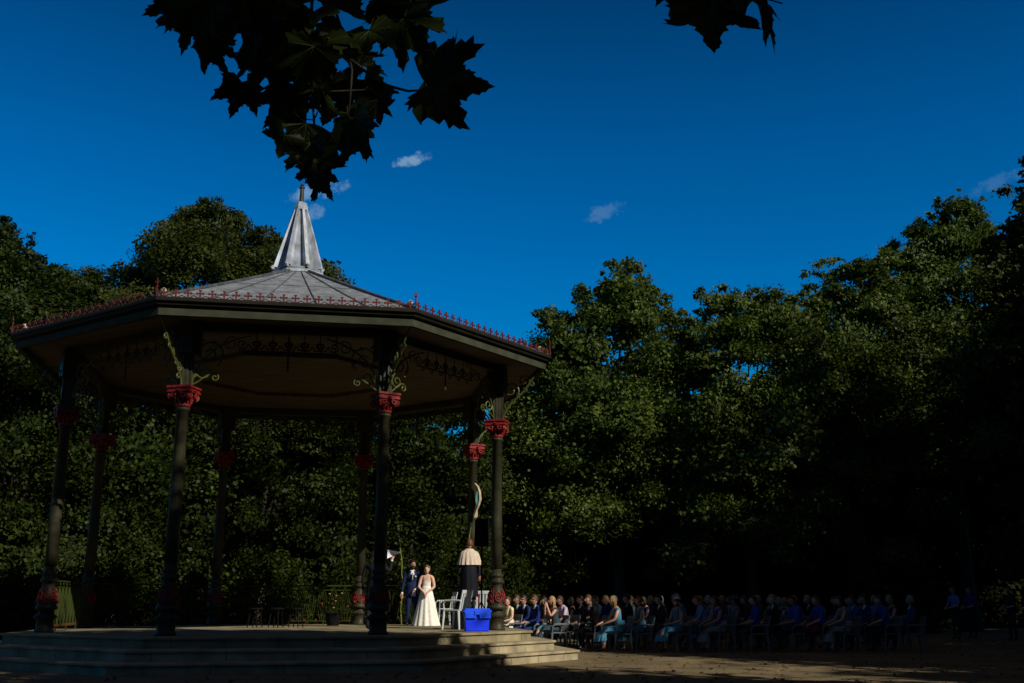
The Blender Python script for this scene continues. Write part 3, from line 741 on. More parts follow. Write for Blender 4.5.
def person_obj(label, me, headc, hairstyle, haircol, loc, rz, skin, top, bot, shoe=BLACK, shirt=WHITE, yaw=0, pitch=0, k=1.0, group=None, seed=0):
    t = thing('person', label, 'person', loc, rz, group)
    b = bpy.data.objects.new('body', me); col.objects.link(b); b.parent = t
    mats = [SK[skin], cmat(top), cmat(bot), cmat(shoe, .4, .4), cmat(shirt), LIPM, EYEM, HAIR[haircol]]
    for i, m in enumerate(mats): b.material_slots[i].link = 'OBJECT'; b.material_slots[i].material = m
    if hairstyle: hair_geo(headc, hairstyle, yaw, pitch, k, seed).build('hair', HAIR[haircol], t, smooth=True)
    return t

def loft(secs, n=28, fold=0.0, nf=9, mi=0):
    """secs: list of (center, axis_u, axis_v, ru, rv, foldamp)"""
    mb = MB(); vs = []
    for c, U, V_, ru, rv, fa in secs:
        for k in range(n):
            a = 2 * PI * k / n; s = 1 + fa * math.sin(nf * a + c[2] * 2) + fa * .5 * math.sin((nf - 4) * a + 1.3)
            vs.append(Vector(c) + Vector(U) * ru * s * math.cos(a) + Vector(V_) * rv * s * math.sin(a))
    L = len(secs); fs = [(i * n + k, i * n + (k + 1) % n, (i + 1) * n + (k + 1) % n, (i + 1) * n + k) for i in range(L - 1) for k in range(n)]
    fs.append(tuple(range(n - 1, -1, -1))); mb.add(vs, fs, mi); return mb

# --- the couple on the deck
gp = pose('stand', H=1.72, arms=('clasp', 'side')); 
gp[0]['elbowL'] = (Vector((.05, .25, 1.10)), .05); 
gm = body_mesh('groom', gp, 'suit', beard=True, k=1.0, yaw=.35, levels=2)
pos = at(411.5, 625, 29.2); 
groom = person_obj('bearded groom in navy blue suit with boutonniere standing beside the bride', gm, gp[2], 'short', 'dark', (pos.x, 29.2, ZD + .002), R(-85), 1, (.007, .015, .058), (.007, .015, .058), yaw=.35, k=1.0)
mb = MB()                                                     # jacket skirt, lapels, flower
sh = gp[0]['chest'][0]
j = loft([((0, 0, 1.15), (1, 0, 0), (0, 1, 0), .108, .155, 0), ((0, 0, 1.03), (1, 0, 0), (0, 1, 0), .112, .150, .004), ((0, 0, .92), (1, 0, 0), (0, 1, 0), .125, .165, .01), ((.0, 0, .78), (1, 0, 0), (0, 1, 0), .132, .175, .015)], nf=5)
j.build('jacket', cmat((.007, .015, .058)), groom, smooth=True)
mb.lathe([(0, -.02), (.02, -.012), (.025, 0), (.015, .02), (0, .024)], (.125, .080, 1.30), 8); mb.lathe([(0, -.03), (.016, 0), (0, .02)], (.127, .080, 1.26), 7, mi=1)
mb.build('boutonniere', [cmat(WHITE), M['moss']], groom)
mb = MB(); mb.tube([(.105, 0, 1.385), (.128, 0, 1.33), (.138, 0, 1.26), (.135, 0, 1.20)], [.018, .016, .022, .010], 6); mb.build('tie', cmat((.25, .27, .30)), groom)

bp = pose('stand', H=1.58, arms='clasp', female=True)
bm_ = body_mesh('bride', bp, 'bridal', k=.95, yaw=.1, levels=2)
pos = at(426, 625, 29.1)
bride = person_obj('bride in strapless white wedding dress with clasped hands', bm_, bp[2], 'bun', 'bridehair', (pos.x, 29.1, ZD + .002), R(-95), 2, (.78, .74, .66), (.78, .74, .66), shoe=WHITE, yaw=.1, k=.95)
loft([((0, 0, z * .955), (1, 0, 0), (0, 1, 0), rx * .96, ry * .96, f) for z, rx, ry, f in ((1.10, .100, .118, 0), (1.04, .108, .130, .01), (.92, .15, .175, .02), (.6, .22, .245, .04), (.3, .28, .31, .055), (.01, .34, .385, .065))], n=72, nf=13).build('skirt', cmat((.78, .74, .66)), bride, smooth=True)
mb = MB(); mb.lathe([(.097, 1.035), (.102, 1.05), (.097, 1.07)], (0, 0, 0), 20, sx=.95, sy=1.14, caps=False); mb.build('sash', cmat((.70, .60, .45)), bride)
mb = MB()
for i in range(9):
    a = PI * (i / 8 - .5) * 1.2
    mb.lathe([(0, -.012), (.014, 0), (0, .012)], (bp[2].x - .02 + .02 * math.cos(a), .082 * math.sin(a), bp[2].z + .11 * math.cos(a * .8)), 6)
mb.build('hair_ornament', cmat(WHITE), bride)

# --- speaker with her back to the camera, on a low box
FZ = ZD + .40
op = pose('stand', H=1.72, arms='side', female=True)
for s, q in ((1, 'L'), (-1, 'R')):
    pass
om = body_mesh('officiant', op, 'officiant', k=.98)
pos = at(469, 600, 26.2)
off = person_obj('person in pale lace shawl and dark skirt with their back turned on a black box', om, op[2], 'short', 'ginger', (pos.x, 26.2, FZ + .002), R(96), 1, (.02, .02, .03), (.008, .009, .02))
secs = []
for z, rx, ry, fa in ((1.50, .07, .075, 0), (1.465, .085, .13, .01), (1.43, .10, .195, .015), (1.38, .115, .225, .03), (1.28, .13, .25, .05), (1.18, .14, .27, .07), (1.11, .145, .28, .09)):
    secs.append(((.0, 0, z), (1, 0, 0), (0, 1, 0), rx, ry, fa))
loft(secs, n=72, nf=15).build('shawl', cmat((.62, .50, .40)), off, smooth=True)
loft([((0, 0, 1.14), (1, 0, 0), (0, 1, 0), .12, .15, 0), ((0, 0, .98), (1, 0, 0), (0, 1, 0), .16, .19, .02), ((0, 0, .70), (1, 0, 0), (0, 1, 0), .19, .21, .04), ((0, 0, .35), (1, 0, 0), (0, 1, 0), .20, .22, .05)], n=40, nf=9).build('skirt', cmat((.004, .004, .009)), off, smooth=True)
mb = MB(); mb.box((0, 0, .195), (.62, .5, .37)); mb.box((0, 0, .38), (.66, .54, .035)); 
bx = mb.build('platform_box', M['dark'], None, bevel=.01); bx.location = (pos.x - .10, 26.2, ZD + .002); tag(bx, 'black box that the person in the lace shawl stands on', 'box')

# --- reader hidden behind the front column, holding up a paper
rp_ = pose('stand', H=1.78, arms=('side', 'raise'))
rm = body_mesh('reader', rp_, 'suit', k=1.0)
pos = at(381, 600, 25.2)
reader = person_obj('dark clothed person half hidden behind the front iron column raising a paper', rm, rp_[2], 'short', 'dark', (pos.x, 25.2, ZD + .002), R(72), 0, BLACK, BLACK)
mb = MB(); n = 8; vs = []
for i in range(n + 1):
    for jj in range(5):
        u_ = i / n; w_ = jj / 4; vs.append(((u_ - .3) * .30, .05 * math.sin(u_ * 3 + w_ * 2), (w_ - .4) * .20 * (1 - .85 * u_) + .06 * u_))
mb.add(vs, [(i * 5 + jj, (i + 1) * 5 + jj, (i + 1) * 5 + jj + 1, i * 5 + jj + 1) for i in range(n) for jj in range(4)])
pp = mb.build('paper', M['paper']); pt = at(391, 562, 25.0); pp.location = pt; pp.rotation_euler = (R(8), 0, R(4)); tag(pp, 'curled white sheet of paper held up beside the front column', 'paper')
# put the raised hand right under the sheet
hand_w = (Matrix.Rotation(R(72), 3, 'Z') @ Vector(rp_[0]['palmR'][0])) + reader.location
reader.location += Vector((pt.x + .03 - hand_w.x, pt.y + .03 - hand_w.y, 0))
pp.location.z = hand_w.z + .08

# --- blue crate
def crate():
    t = thing('storage_crate', 'bright blue plastic storage crate with a lid on the deck edge', 'crate', (at(476.5, 628, 23.9).x, 23.9, ZD + .002), R(9))
    mb = MB(); w, d, h = .55, .38, .385
    mb.lathe([(.70 * .92, 0), (.70, h), (.74, h), (.74, h + .02)], (0, 0, 0), 4, sx=w, sy=d, ph=PI / 4)
    mb.box((0, -d / 2 + .012, h * .08), (w * .8, .012, .02))
    mb.build('bin', M['blue'], t, bevel=.012)
    mb = MB(); mb.box((0, 0, h + .045), (w + .07, d + .07, .05)); mb.box((0, 0, h + .085), (w + .0, d, .035))
    mb.box((-.16, -d / 2 - .03, h - .04), (.25, .02, .13)); mb.box((.16, -d / 2 - .03, h - .04), (.25, .02, .13)); 
    mb.build('lid', M['blue2'], t, bevel=.008)
    mb = MB(); mb.box((0, -d / 2 - .045, h + .015), (.15, .02, .09)); mb.build('clip', M['blue2'], t, bevel=.006)
crate()

# --- white plastic chairs
def make_chair():
    t = thing('plastic_chair', 'white plastic chair', 'chair', group='white plastic chairs of the wedding guests')
    mb = MB(); mb.box((0, 0, .44), (.44, .46, .03)); mb.box((.21, 0, .425), (.04, .46, .05)); mb.build('seat', M['plastic'], t, bevel=.01)
    mb = MB(); rt = Matrix.Rotation(R(-12), 3, 'Y')
    for y in (-.2, .2): mb.box((-.265, y, .66), (.03, .05, .44), rot=rt)
    mb.box((-.31, 0, .86), (.03, .44, .08), rot=rt)
    for y in (-.11, -.037, .037, .11): mb.box((-.262, y, .65), (.018, .045, .38), rot=rt)
    mb.build('backrest', M['plastic'], t, bevel=.008)
    for x in (.2, -.2):
        for y in (.21, -.21):
            mb = MB(); mb.tube([(x, y, .43), (x * 1.18, y * 1.08, 0)], [.032, .02], 6); mb.build('leg', M['plastic'], t)
    for y in (.24, -.24):
        mb = MB(); mb.tube([(-.27, y, .66), (-.1, y, .665), (.14, y, .66), (.20, y, .60), (.20, y * .92, .45)], [.022, .026, .026, .022, .02], 6); mb.build('armrest', M['plastic'], t)
    return t
CH = make_chair(); CHK = children(CH); ch_used = False
def chair(loc, rz, label, group='white plastic chairs of the wedding guests'):
    global ch_used
    c = CH if not ch_used else dup(CH, None, CHK); ch_used = True
    c.location = loc; c.rotation_euler = (0, 0, rz); c['label'] = label
    if group: c['group'] = group
    elif 'group' in c: del c['group']
    return c
deck_chairs = []
deck_chairs.append(chair((at(456, 628, 25.5).x, 25.5, ZD + .002), R(150), 'empty white plastic chair left of the blue crate', None))
deck_chairs.append(chair((at(444, 628, 30.4).x, 30.4, ZD + .002), R(200), 'empty white plastic chair behind the bride', None))
deck_chairs.append(chair((at(484, 628, 27.3).x, 27.3, ZD + .002), R(95), 'empty white plastic chair behind the blue crate near the lace shawl', None))

# --- loudspeaker on a stand, ribbon on the rear right column, hanging cord
SPZ = at(481, 533, 25.3).z - ZD
sp = thing('loudspeaker', 'black loudspeaker on a tripod stand in front of the lace shawl', 'loudspeaker', (at(481.5, 600, 25.3).x, 25.3, ZD + .002), R(85))
mb = MB(); mb.box((0, 0, SPZ), (.28, .34, .64), taper=.9); mb.build('cabinet', M['dark'], sp, bevel=.02)
mb = MB(); mb.tube([(0, 0, .2), (0, 0, SPZ - .3)], .018, 8); mb.build('pole', M['dark'], sp)
for k in range(3):
    a = k * 2 * PI / 3; mb = MB(); mb.tube([(0, 0, .65), (.3 * math.cos(a), .3 * math.sin(a), .015)], .013, 6); mb.build('leg', M['dark'], sp)
c4 = (CX + RC * math.cos(TH + PI / 4), CY + RC * math.sin(TH + PI / 4))
rb = thing('ribbon', 'teal and cream ribbon hanging on the rear right column', 'ribbon', (at(477, 500, c4[1] - .28).x, c4[1] - .28, 0))
def strip(mb, u0, pts, mi=0):
    vs = []
    for (u, v, w) in pts:
        p = at(u, v, c4[1] - .28) - rb.location
        vs += [p + Vector((-w / 3.6, 0, 0)), p + Vector((w / 3.6, .05, 0))]
    mb.add(vs, [(2 * i, 2 * i + 1, 2 * i + 3, 2 * i + 2) for i in range(len(pts) - 1)], mi)
mb = MB(); strip(mb, 0, [(475, 483, .06), (478, 486, .10), (480, 492, .09), (480.5, 499, .11), (479, 505, .08), (477, 510, .06), (476, 516, .16), (475.5, 517.5, .12)]); mb.build('cream_tail', M['cream'], rb)
mb = MB(); strip(mb, 0, [(477.5, 491, .05), (477, 496, .14), (477, 501, .14), (477.5, 506, .04)]); mb.build('teal_bow', M['teal'], rb)
mb = MB(); mb.tube([at(471, 527, 27) , at(469.5, 535, 27), at(468.5, 546, 26.9), at(468.6, 552, 26.9)], .014, 6); tag(mb.build('cord', M['cable']), 'short yellow green cord hanging above the lace shawl', 'cord')
mb = MB(); mb.tube([at(400, 548, 30.2), at(402, 562, 30.2), at(401.6, 575, 30.2), at(403.5, 583, 30.2), at(402, 596, 30.2), at(400.5, 610, 30.2), at(401.5, 625, 30.2)], .018, 6)
for (u, v) in ((401.5, 560), (403.5, 584), (401, 603), (401, 612)):
    p = at(u, v, 30.18); mb.box(p, (.07, .02, .03), rot=Matrix.Rotation(.8, 3, 'Y'))
tag(mb.build('climbing_stem', M['cable']), 'tall thin yellow green climbing stem beside the groom', 'plant')

# --- flower tub on the far side of the deck, black stools
fl = thing('flower_tub', 'dark tub of red and yellow flowers on the far side of the deck', 'flower tub', (at(333, 620, 29.5).x, 29.5, ZD + .002))
mb = MB(); mb.lathe([(.16, 0), (.21, .30), (.23, .31), (.23, .34), (.19, .34)], (0, 0, 0), 14); mb.build('tub', M['dark'], fl)
rd = random.Random(3); mb = MB()
for i in range(420):
    a = rd.uniform(0, 2 * PI); r = rd.uniform(0, .42) ** .8; z = .36 + rd.uniform(0, .55) * (1 - r * .8)
    p = Vector((r * math.cos(a), r * math.sin(a), z)); d = Vector((rd.gauss(0, 1), rd.gauss(0, 1), rd.gauss(0, 1))).normalized() * .04; e = d.orthogonal().normalized() * .02
    mb.add([p - d, p + e, p + d, p - e], [(0, 1, 2, 3)])
mb.build('foliage', M['leafC'], fl)
mb = MB()
for i in range(15):
    a = rd.uniform(0, 2 * PI); r = rd.uniform(.1, .42); z = .42 + rd.uniform(0, .5) * (1 - r * .6)
    mb.lathe([(0, -.02), (.035, 0), (.03, .015), (0, .03)], (r * math.cos(a), r * math.sin(a), z), 7, mi=rd.choice((0, 0, 1)))
mb.build('flowers', [M['flowerR'], M['flowerY']], fl)
st0 = None
for u, lab in ((255, 'black stool at the left on the far side of the deck'), (276, 'second black stool from the left on the far side of the deck'), (296, 'black stool nearest the flower tub')):
    if st0 is None:
        st0 = thing('stool', lab, 'stool', group='black stools on the deck')
        mb = MB(); mb.lathe([(.17, .44), (.19, .45), (.19, .475), (.17, .485)], (0, 0, 0), 16); mb.build('seat', M['dark'], st0)
        for k in range(4):
            a = k * PI / 2 + .5; mb = MB(); mb.tube([(.13 * math.cos(a), .13 * math.sin(a), .45), (.19 * math.cos(a), .19 * math.sin(a), 0)], .015, 6); mb.build('leg', M['dark'], st0)
        s_ = st0; stk = children(st0)
    else: s_ = dup(st0, None, stk); s_['label'] = lab
    s_.location = (at(u, 620, 27.4).x, 27.4, ZD + .002)

# ------------------------------------------------------------------ seated guests
POSES = {
    'man_lap': (dict(H=1.81, lean=.04, arms='lap'), 'suit'), 'man_lean': (dict(H=1.81, lean=.28, arms='knee'), 'suit'),
    'man_cross': (dict(lean=-.06, arms='lap', legs='cross'), 'suit'), 'man_shirt': (dict(lean=.25, arms='knee', legs='cross'), 'shirt'),
    'man_shirt_up': (dict(lean=.05, arms=('lap', 'lap')), 'shirt'),
    'woman_lap': (dict(lean=.02, arms='lap', H=1.72, female=True, legs='cross'), 'dress'), 'woman_phone': (dict(lean=.1, arms='phone', H=1.72, female=True, legs='cross'), 'dress'),
    'woman_lean': (dict(lean=.2, arms='knee', H=1.72, female=True), 'dress')}
PM = {}
def getpose(n, glasses=False, yaw=0):
    key = (n, glasses, round(yaw, 1))
    if key not in PM:
        kw, outfit = POSES[n]; p = pose('sit', **kw); PM[key] = (body_mesh(n, p, outfit, glasses=glasses, yaw=yaw, k=kw.get('H', 1.75) / 1.75), p[2], kw)
    return PM[key]
def skirt_mesh(cross=True):
    X, Y_, Z_ = (1, 0, 0), (0, 1, 0), (0, 0, 1)
    return loft([((-.02, 0, .78), X, Y_, .10, .125, 0), ((0, 0, .66), X, Y_, .13, .155, .01), ((.04, 0, .55), (.7, 0, .7), Y_, .14, .19, .02), ((.20, 0, .535), (.2, 0, 1), Y_, .105, .20, .03), ((.36, 0, .545), (.1, 0, 1), Y_, .095, .19, .035),
                 ((.50, 0, .51), (-.6, 0, .7), Y_, .10, .19, .05), ((.54, 0, .40), (-1, 0, .2), Y_, .12, .20, .07), ((.55, 0, .27), (-1, 0, .1), Y_, .15, .22, .10)], n=48, nf=11)
SKM = None; GY = 2.1
GR = 'seated wedding guests in the audience'
def guest(u, Y, pn, skin, hair, style, top, bot, label, rz=None, glasses=False, yaw=0.0, skirt=None, hat=None, ch=True, dz=0):
    global SKM
    Y += GY; me, hc, kw = getpose(pn, glasses, yaw); x = at(u, 625, Y).x
    rz = R(180 + ((u * 37) % 41) - 6) if rz is None else rz
    t = person_obj(label, me, hc, style, hair, (x, Y, dz), rz, skin, top, bot, yaw=yaw, k=kw.get('H', 1.75) / 1.75, group=GR, seed=int(u))
    if skirt is not None:
        if SKM is None:
            o = skirt_mesh().build('skirt', cmat(skirt), t, smooth=True); SKM = o.data
        else:
            o = bpy.data.objects.new('skirt', SKM); col.objects.link(o); o.parent = t
        o.material_slots[0].link = 'OBJECT'; o.material_slots[0].material = cmat(skirt)
    if hat is not None:
        mb = MB(); k_ = kw.get('H', 1.75) / 1.75
        mb.lathe([(.19, .055), (.20, .062), (.115, .075), (.105, .14), (.09, .165), (0, .17)], hc, 20); mb.build('hat', cmat(hat), t, smooth=True)
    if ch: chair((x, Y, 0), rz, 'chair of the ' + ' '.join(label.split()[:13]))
    return t
LB = (.06, .22, .34); TEAL = (.05, .17, .20); RB = (.01, .05, .30); SB = (.14, .22, .40); CHAR = (.02, .022, .026)
G = [ # u, Y, pose, skin, hair, style, top, bottom, label, kwargs
 (509, 28.6, 'woman_lap', 2, 'brown', 'short', (.72, .68, .34), (.6, .58, .5), 'young guest in pale yellow top at the foot of the right column', dict(skirt=(.62, .60, .52), rz=R(218))),
 (519, 29.4, 'man_lap', 1, 'brown', 'short', CHAR, CHAR, 'guest in charcoal jacket and white collar behind the pale yellow top', dict(rz=R(214))),
 (526, 28.9, 'man_lap', 0, 'dark', 'short', NAVY, NAVY, 'guest in navy suit and sunglasses second behind the column', dict(glasses=True, rz=R(212))),
 (537, 27.6, 'man_lap', 0, 'brown', 'short', (.008, .022, .16), (.008, .022, .13), 'balding guest in bright blue suit and sunglasses beside the steps', dict(glasses=True, rz=R(205))),
 (546, 28.9, 'woman_lap', 1, 'dark', 'long', BLACK, BLACK, 'dark haired guest in black between blue suit and phone holder', dict(skirt=BLACK)),
 (556, 27.4, 'woman_phone', 0, 'blond', 'long', (.03, .045, .055), TEAL, 'guest in slate dress raising a phone with both hands', dict(skirt=(.03, .05, .065), rz=R(200))),
 (567, 28.2, 'man_shirt', 0, 'brown', 'short', (.62, .50, .60), BLACK, 'guest in pale pink shirt behind the phone holder', dict(rz=R(208))),
 (573, 29.6, 'woman_lap', 1, 'dark', 'long', BLACK, BLACK, 'dark haired guest behind the pale pink shirt', dict(skirt=BLACK)),
 (583, 28.6, 'man_lap', 1, 'dark', 'short', (.012, .015, .022), BLACK, 'guest in black suit turned away left of the open white shirt', dict(rz=R(188))),
 (597, 27.2, 'man_lean', 0, 'brown', 'short', (.012, .010, .012), BLACK, 'guest in black suit with open white shirt leaning forward', dict(rz=R(205))),
 (620, 26.2, 'woman_lean', 0, 'blond', 'long', LB, LB, 'blond guest in light blue dress nearest the black suit', dict(skirt=(.07, .27, .40))),
 (641, 26.4, 'woman_lap', 1, 'ginger', 'bun', (.05, .12, .17), LB, 'guest with fair hair up in dusky blue dress', dict(skirt=(.05, .18, .26))),
 (662, 27.2, 'man_lap', 0, 'dark', 'short', CHAR, CHAR, 'guest in charcoal suit between the blue dresses', dict()),
 (678, 26.0, 'woman_lap', 1, 'brown', 'long', (.05, .18, .29), LB, 'brown haired guest in draped blue dress and blue fascinator hat', dict(skirt=(.05, .22, .32), hat=(.05, .07, .09))),
 (706, 26.2, 'man_shirt', 0, 'ginger', 'short', SB, (.05, .07, .11), 'red haired guest in pale blue shirt bent forward', dict()),
 (722, 26.0, 'woman_lean', 1, 'brown', 'bun', (.02, .05, .20), (.16, .2, .21), 'guest in pale grey patterned skirt and deep blue top', dict(skirt=(.17, .21, .22))),
 (738, 27.0, 'woman_lap', 1, 'dark', 'bun', (.05, .09, .11), CHAR, 'guest in slate top and dark teal hat', dict(skirt=CHAR, hat=(.02, .06, .07))),
 (757, 26.2, 'man_shirt_up', 0, 'dark', 'short', RB, (.02, .03, .05), 'guest in royal blue shirt fourth left of the pale straw hat line', dict()),
 (776, 26.6, 'man_lap', 2, 'blond', 'short', BLACK, BLACK, 'fair haired guest in black suit catching a spot of sun', dict(hat=None)),
 (796, 26.2, 'man_shirt_up', 1, 'dark', 'short', (.02, .08, .36), CHAR, 'dark haired guest in cobalt blue shirt right of the fair haired one', dict()),
 (824, 26.2, 'man_shirt', 0, 'brown', 'short', (.015, .07, .36), CHAR, 'guest in bright cobalt shirt with crossed legs beside a red bag', dict()),
 (847, 26.0, 'woman_lean', 0, 'brown', 'long', (.12, .17, .19), (.2, .22, .22), 'guest in white and slate patterned dress', dict(skirt=(.22, .24, .24))),
 (868, 26.4, 'man_lap', 1, 'dark', 'short', (.01, .02, .12), CHAR, 'guest in dark royal blue jacket right of the patterned dress', dict()),
 (888, 26.2, 'man_shirt', 0, 'dark', 'short', (.02, .07, .28), CHAR, 'guest in blue short sleeved shirt near the right end with bare forearm', dict()),
 (912, 26.4, 'man_cross', 1, 'grey', 'short', (.02, .05, .12), CHAR, 'grey haired guest in dark jacket at the right end of the audience', dict()),
]
for gsp in G:
    guest(*gsp[:9], **gsp[9])
rd = random.Random(21)
tops = [(CHAR, 'charcoal'), (NAVY, 'navy'), ((.02, .07, .24), 'royal blue'), ((.10, .16, .26), 'pale blue'), (BLACK, 'black'), ((.05, .12, .15), 'teal'), ((.10, .03, .03), 'maroon')]
ORD = ['first', 'second', 'third', 'fourth', 'fifth', 'sixth', 'seventh', 'eighth', 'ninth', 'tenth', 'eleventh', 'twelfth', 'thirteenth']
for row, (Y, us) in enumerate(((28.1, [610, 631, 652, 690, 716, 744, 769, 808, 838, 860, 900]), (29.9, [604, 626, 648, 670, 700, 728, 752, 783, 814, 850, 880]), (31.6, [592, 613, 637, 660, 684, 707, 735, 760, 790, 822, 843, 866, 895]))):
    for i, u in enumerate(us):
        tp, tn = tops[rd.randrange(7)]; fem = rd.random() < .4; hair = rd.choice(['dark', 'brown', 'brown', 'blond', 'ginger', 'grey'])
        pn = rd.choice(['woman_lap', 'woman_lean']) if fem else rd.choice(['man_lap', 'man_lean', 'man_shirt_up'])
        guest(u + rd.uniform(-4, 4), Y + rd.uniform(-.2, .2), pn, rd.choice((0, 1)), hair, ('long' if fem else 'short'), tp, CHAR,
              '%s haired guest in %s clothes, %s from the bandstand in the %s row' % (hair, tn, ORD[i], ('second', 'third', 'farthest')[row]), rz=R(180 + rd.uniform(-8, 32)), skirt=(tp if fem else None), ch=(row == 0), dz=rd.uniform(-.02, .04))
bg_ = MB(); bg_.lathe([(.10, 0), (.16, .04), (.17, .18), (.12, .26), (.02, .28)], (0, 0, 0), 12, sx=1.2, sy=.6); bg_.tube([(-.1, 0, .25), (-.06, 0, .40), (.06, 0, .40), (.1, 0, .25)], .012, 6)
o = bg_.build('handbag', mat('red_leather', (.25, .015, .02), .4), smooth=True); o.location = (at(812, 612, 28.1).x - .05, 28.08, .455); tag(o, 'red handbag beside the bright cobalt shirt', 'handbag')
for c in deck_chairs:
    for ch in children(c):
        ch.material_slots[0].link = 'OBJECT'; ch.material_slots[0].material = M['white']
# standing people beyond the audience
for (u, Y, lab, tp, hr) in ((956, 37, 'person standing far off under the right trees in pale blue', (.12, .18, .34), 'brown'), (972, 37.6, 'person standing far off under the right trees in navy', (.02, .04, .16), 'dark'), (1012, 36, 'person in dark clothes standing at the right edge under the trees', CHAR, 'dark')):
    p = pose('stand', H=1.75, arms='lap'); me = body_mesh('standing', p, 'shirt')
    t = person_obj(lab, me, p[2], 'short', hr, (at(u, 620, Y).x, Y, -.30), R(200), 0, tp, CHAR)
    t.location.z = 0

# ------------------------------------------------------------------ trees
def leaves_obj(name, P, N, size, m, parent=None, seed=0, asp=.75):
    rs = np.random.RandomState(seed); n = len(P)
    Rv = rs.normal(size=(n, 3)); T = np.cross(N, Rv); T /= np.linalg.norm(T, axis=1, keepdims=True) + 1e-9; B = np.cross(N, T)
    s = (size * rs.uniform(.55, 1.3, n))[:, None]; T = T * s * .5; B = B * s * .5 * asp
    Vv = np.empty((n, 4, 3), np.float32)
    Vv[:, 0] = P - T; Vv[:, 1] = P + B - T * .1; Vv[:, 2] = P + T; Vv[:, 3] = P - B - T * .1
    me = bpy.data.meshes.new(name); me.vertices.add(n * 4); me.loops.add(n * 4); me.polygons.add(n)
    me.vertices.foreach_set('co', Vv.reshape(-1)); me.loops.foreach_set('vertex_index', np.arange(n * 4, dtype=np.int32))
    me.polygons.foreach_set('loop_start', np.arange(0, n * 4, 4, dtype=np.int32)); me.polygons.foreach_set('loop_total', np.full(n, 4, np.int32))
    me.materials.append(m); me.update()
    o = bpy.data.objects.new(name, me); col.objects.link(o)
    if parent is not None: o.parent = parent
    return o

def crown_pts(rs, z0, z1, rad, nclump, nleaf, clump=(.45, 1.15), power=.62, xs=1.0, nsub=8, drop=.27, dense=False):
    subs = [(0, 0, z1, .62)]
    for i in range(nsub):
        a = 2 * PI * (i + rs.uniform(-.3, .3)) / nsub; d = rs.uniform(.35, .68)
        subs.append((rad * d * math.cos(a) * xs, rad * d * math.sin(a), z0 + (z1 - z0) * (1 - drop * d * rs.uniform(.5, 1.25)), rs.uniform(.36, .52)))
    C = []; sizes = []
    wts = np.array([q[3] ** 1.6 for q in subs]); wts /= wts.sum()
    for i in range(nclump):
        sx, sy, st, sr = subs[rs.choice(len(subs), p=wts)]
        h = rs.uniform(0, 1) ** .8; prof = min(1, (math.sin(PI * min(.985, .16 + .80 * h)) ** power)) * (1.0 if h < .6 else 1 - .35 * (h - .6) / .4)
        a = rs.uniform(0, 2 * PI); r = rad * sr * prof * (rs.uniform(.05, 1) ** .42) * 1.08
        C.append((sx * (1 - .25 * (1 - h)) + r * math.cos(a) * xs, sy * (1 - .25 * (1 - h)) + r * math.sin(a), z0 + (st - z0) * h)); sizes.append(rs.uniform(*clump) * (1 - .5 * max(0, h - .4)))
    C = np.array(C); sizes = np.array(sizes); C[:, 2] = np.minimum(C[:, 2], z1 - sizes * .5)
    w = sizes ** 2; idx = rs.choice(nclump, nleaf, p=w / w.sum())
    D = rs.normal(size=(nleaf, 3)); D /= np.linalg.norm(D, axis=1, keepdims=True)
    rr = rs.uniform(0.0, 1.0, nleaf) ** .5 * rs.uniform(.7, 1.2, nleaf)
    rr *= 1 + .4 * np.sin(D[:, 0] * 5 + idx) * np.sin(D[:, 1] * 6 + idx * 2) + .25 * np.sin(D[:, 2] * 9 + idx * 3)
    if dense: rr = .72 + .3 * rs.uniform(0, 1, nleaf) ** 1.5 + .05 * np.sin(D[:, 0] * 9 + idx) + .05 * np.sin(D[:, 2] * 11 + idx)
    rr = np.minimum(rr, 1.25 + .12 * rs.uniform(0, 1, nleaf))
    axis = C[idx] - np.array([0, 0, z0]); axis[:, 2] = np.abs(axis[:, 2]) * .6 + 1; axis /= np.linalg.norm(axis, axis=1, keepdims=True)
    P = C[idx] + D * (sizes[idx] * rr)[:, None] * np.array([1, 1, .8])
    P += axis * ((D * axis).sum(1) * sizes[idx] * rr * .55)[:, None]
    N = D * .75 + rs.normal(size=(nleaf, 3)) * .8 + np.array([0, 0, .4]); N /= np.linalg.norm(N, axis=1, keepdims=True)
    return P, N, C, sizes

def trunk_mesh(rs, h, r, C, nl=10, lean=0):
    mb = MB(); P = [(lean * (t / 8) ** 2 + rs.uniform(-.08, .08) * t / 4, rs.uniform(-.08, .08) * t / 4, h * t / 8) for t in range(9)]
    mb.tube(P, [r * 1.5] + [r * (1 - .09 * t) for t in range(1, 9)], 10)
    sel = rs.choice(len(C), min(nl, len(C)), replace=False)
    for i in sel:
        c = C[i]; t = rs.uniform(.3, .95); k = int(t * 8); p0 = Vector(P[k]); p1 = Vector(c)
        if p1.z < p0.z: p0 = Vector(P[max(1, int(k / 2))])
        mid = p0.lerp(p1, .5) + Vector((0, 0, .35 * (p1 - p0).length * .4))
        mb.tube([p0, p0.lerp(mid, .5), mid, p1], [r * .3, r * .2, r * .12, r * .04], 5)
    return mb

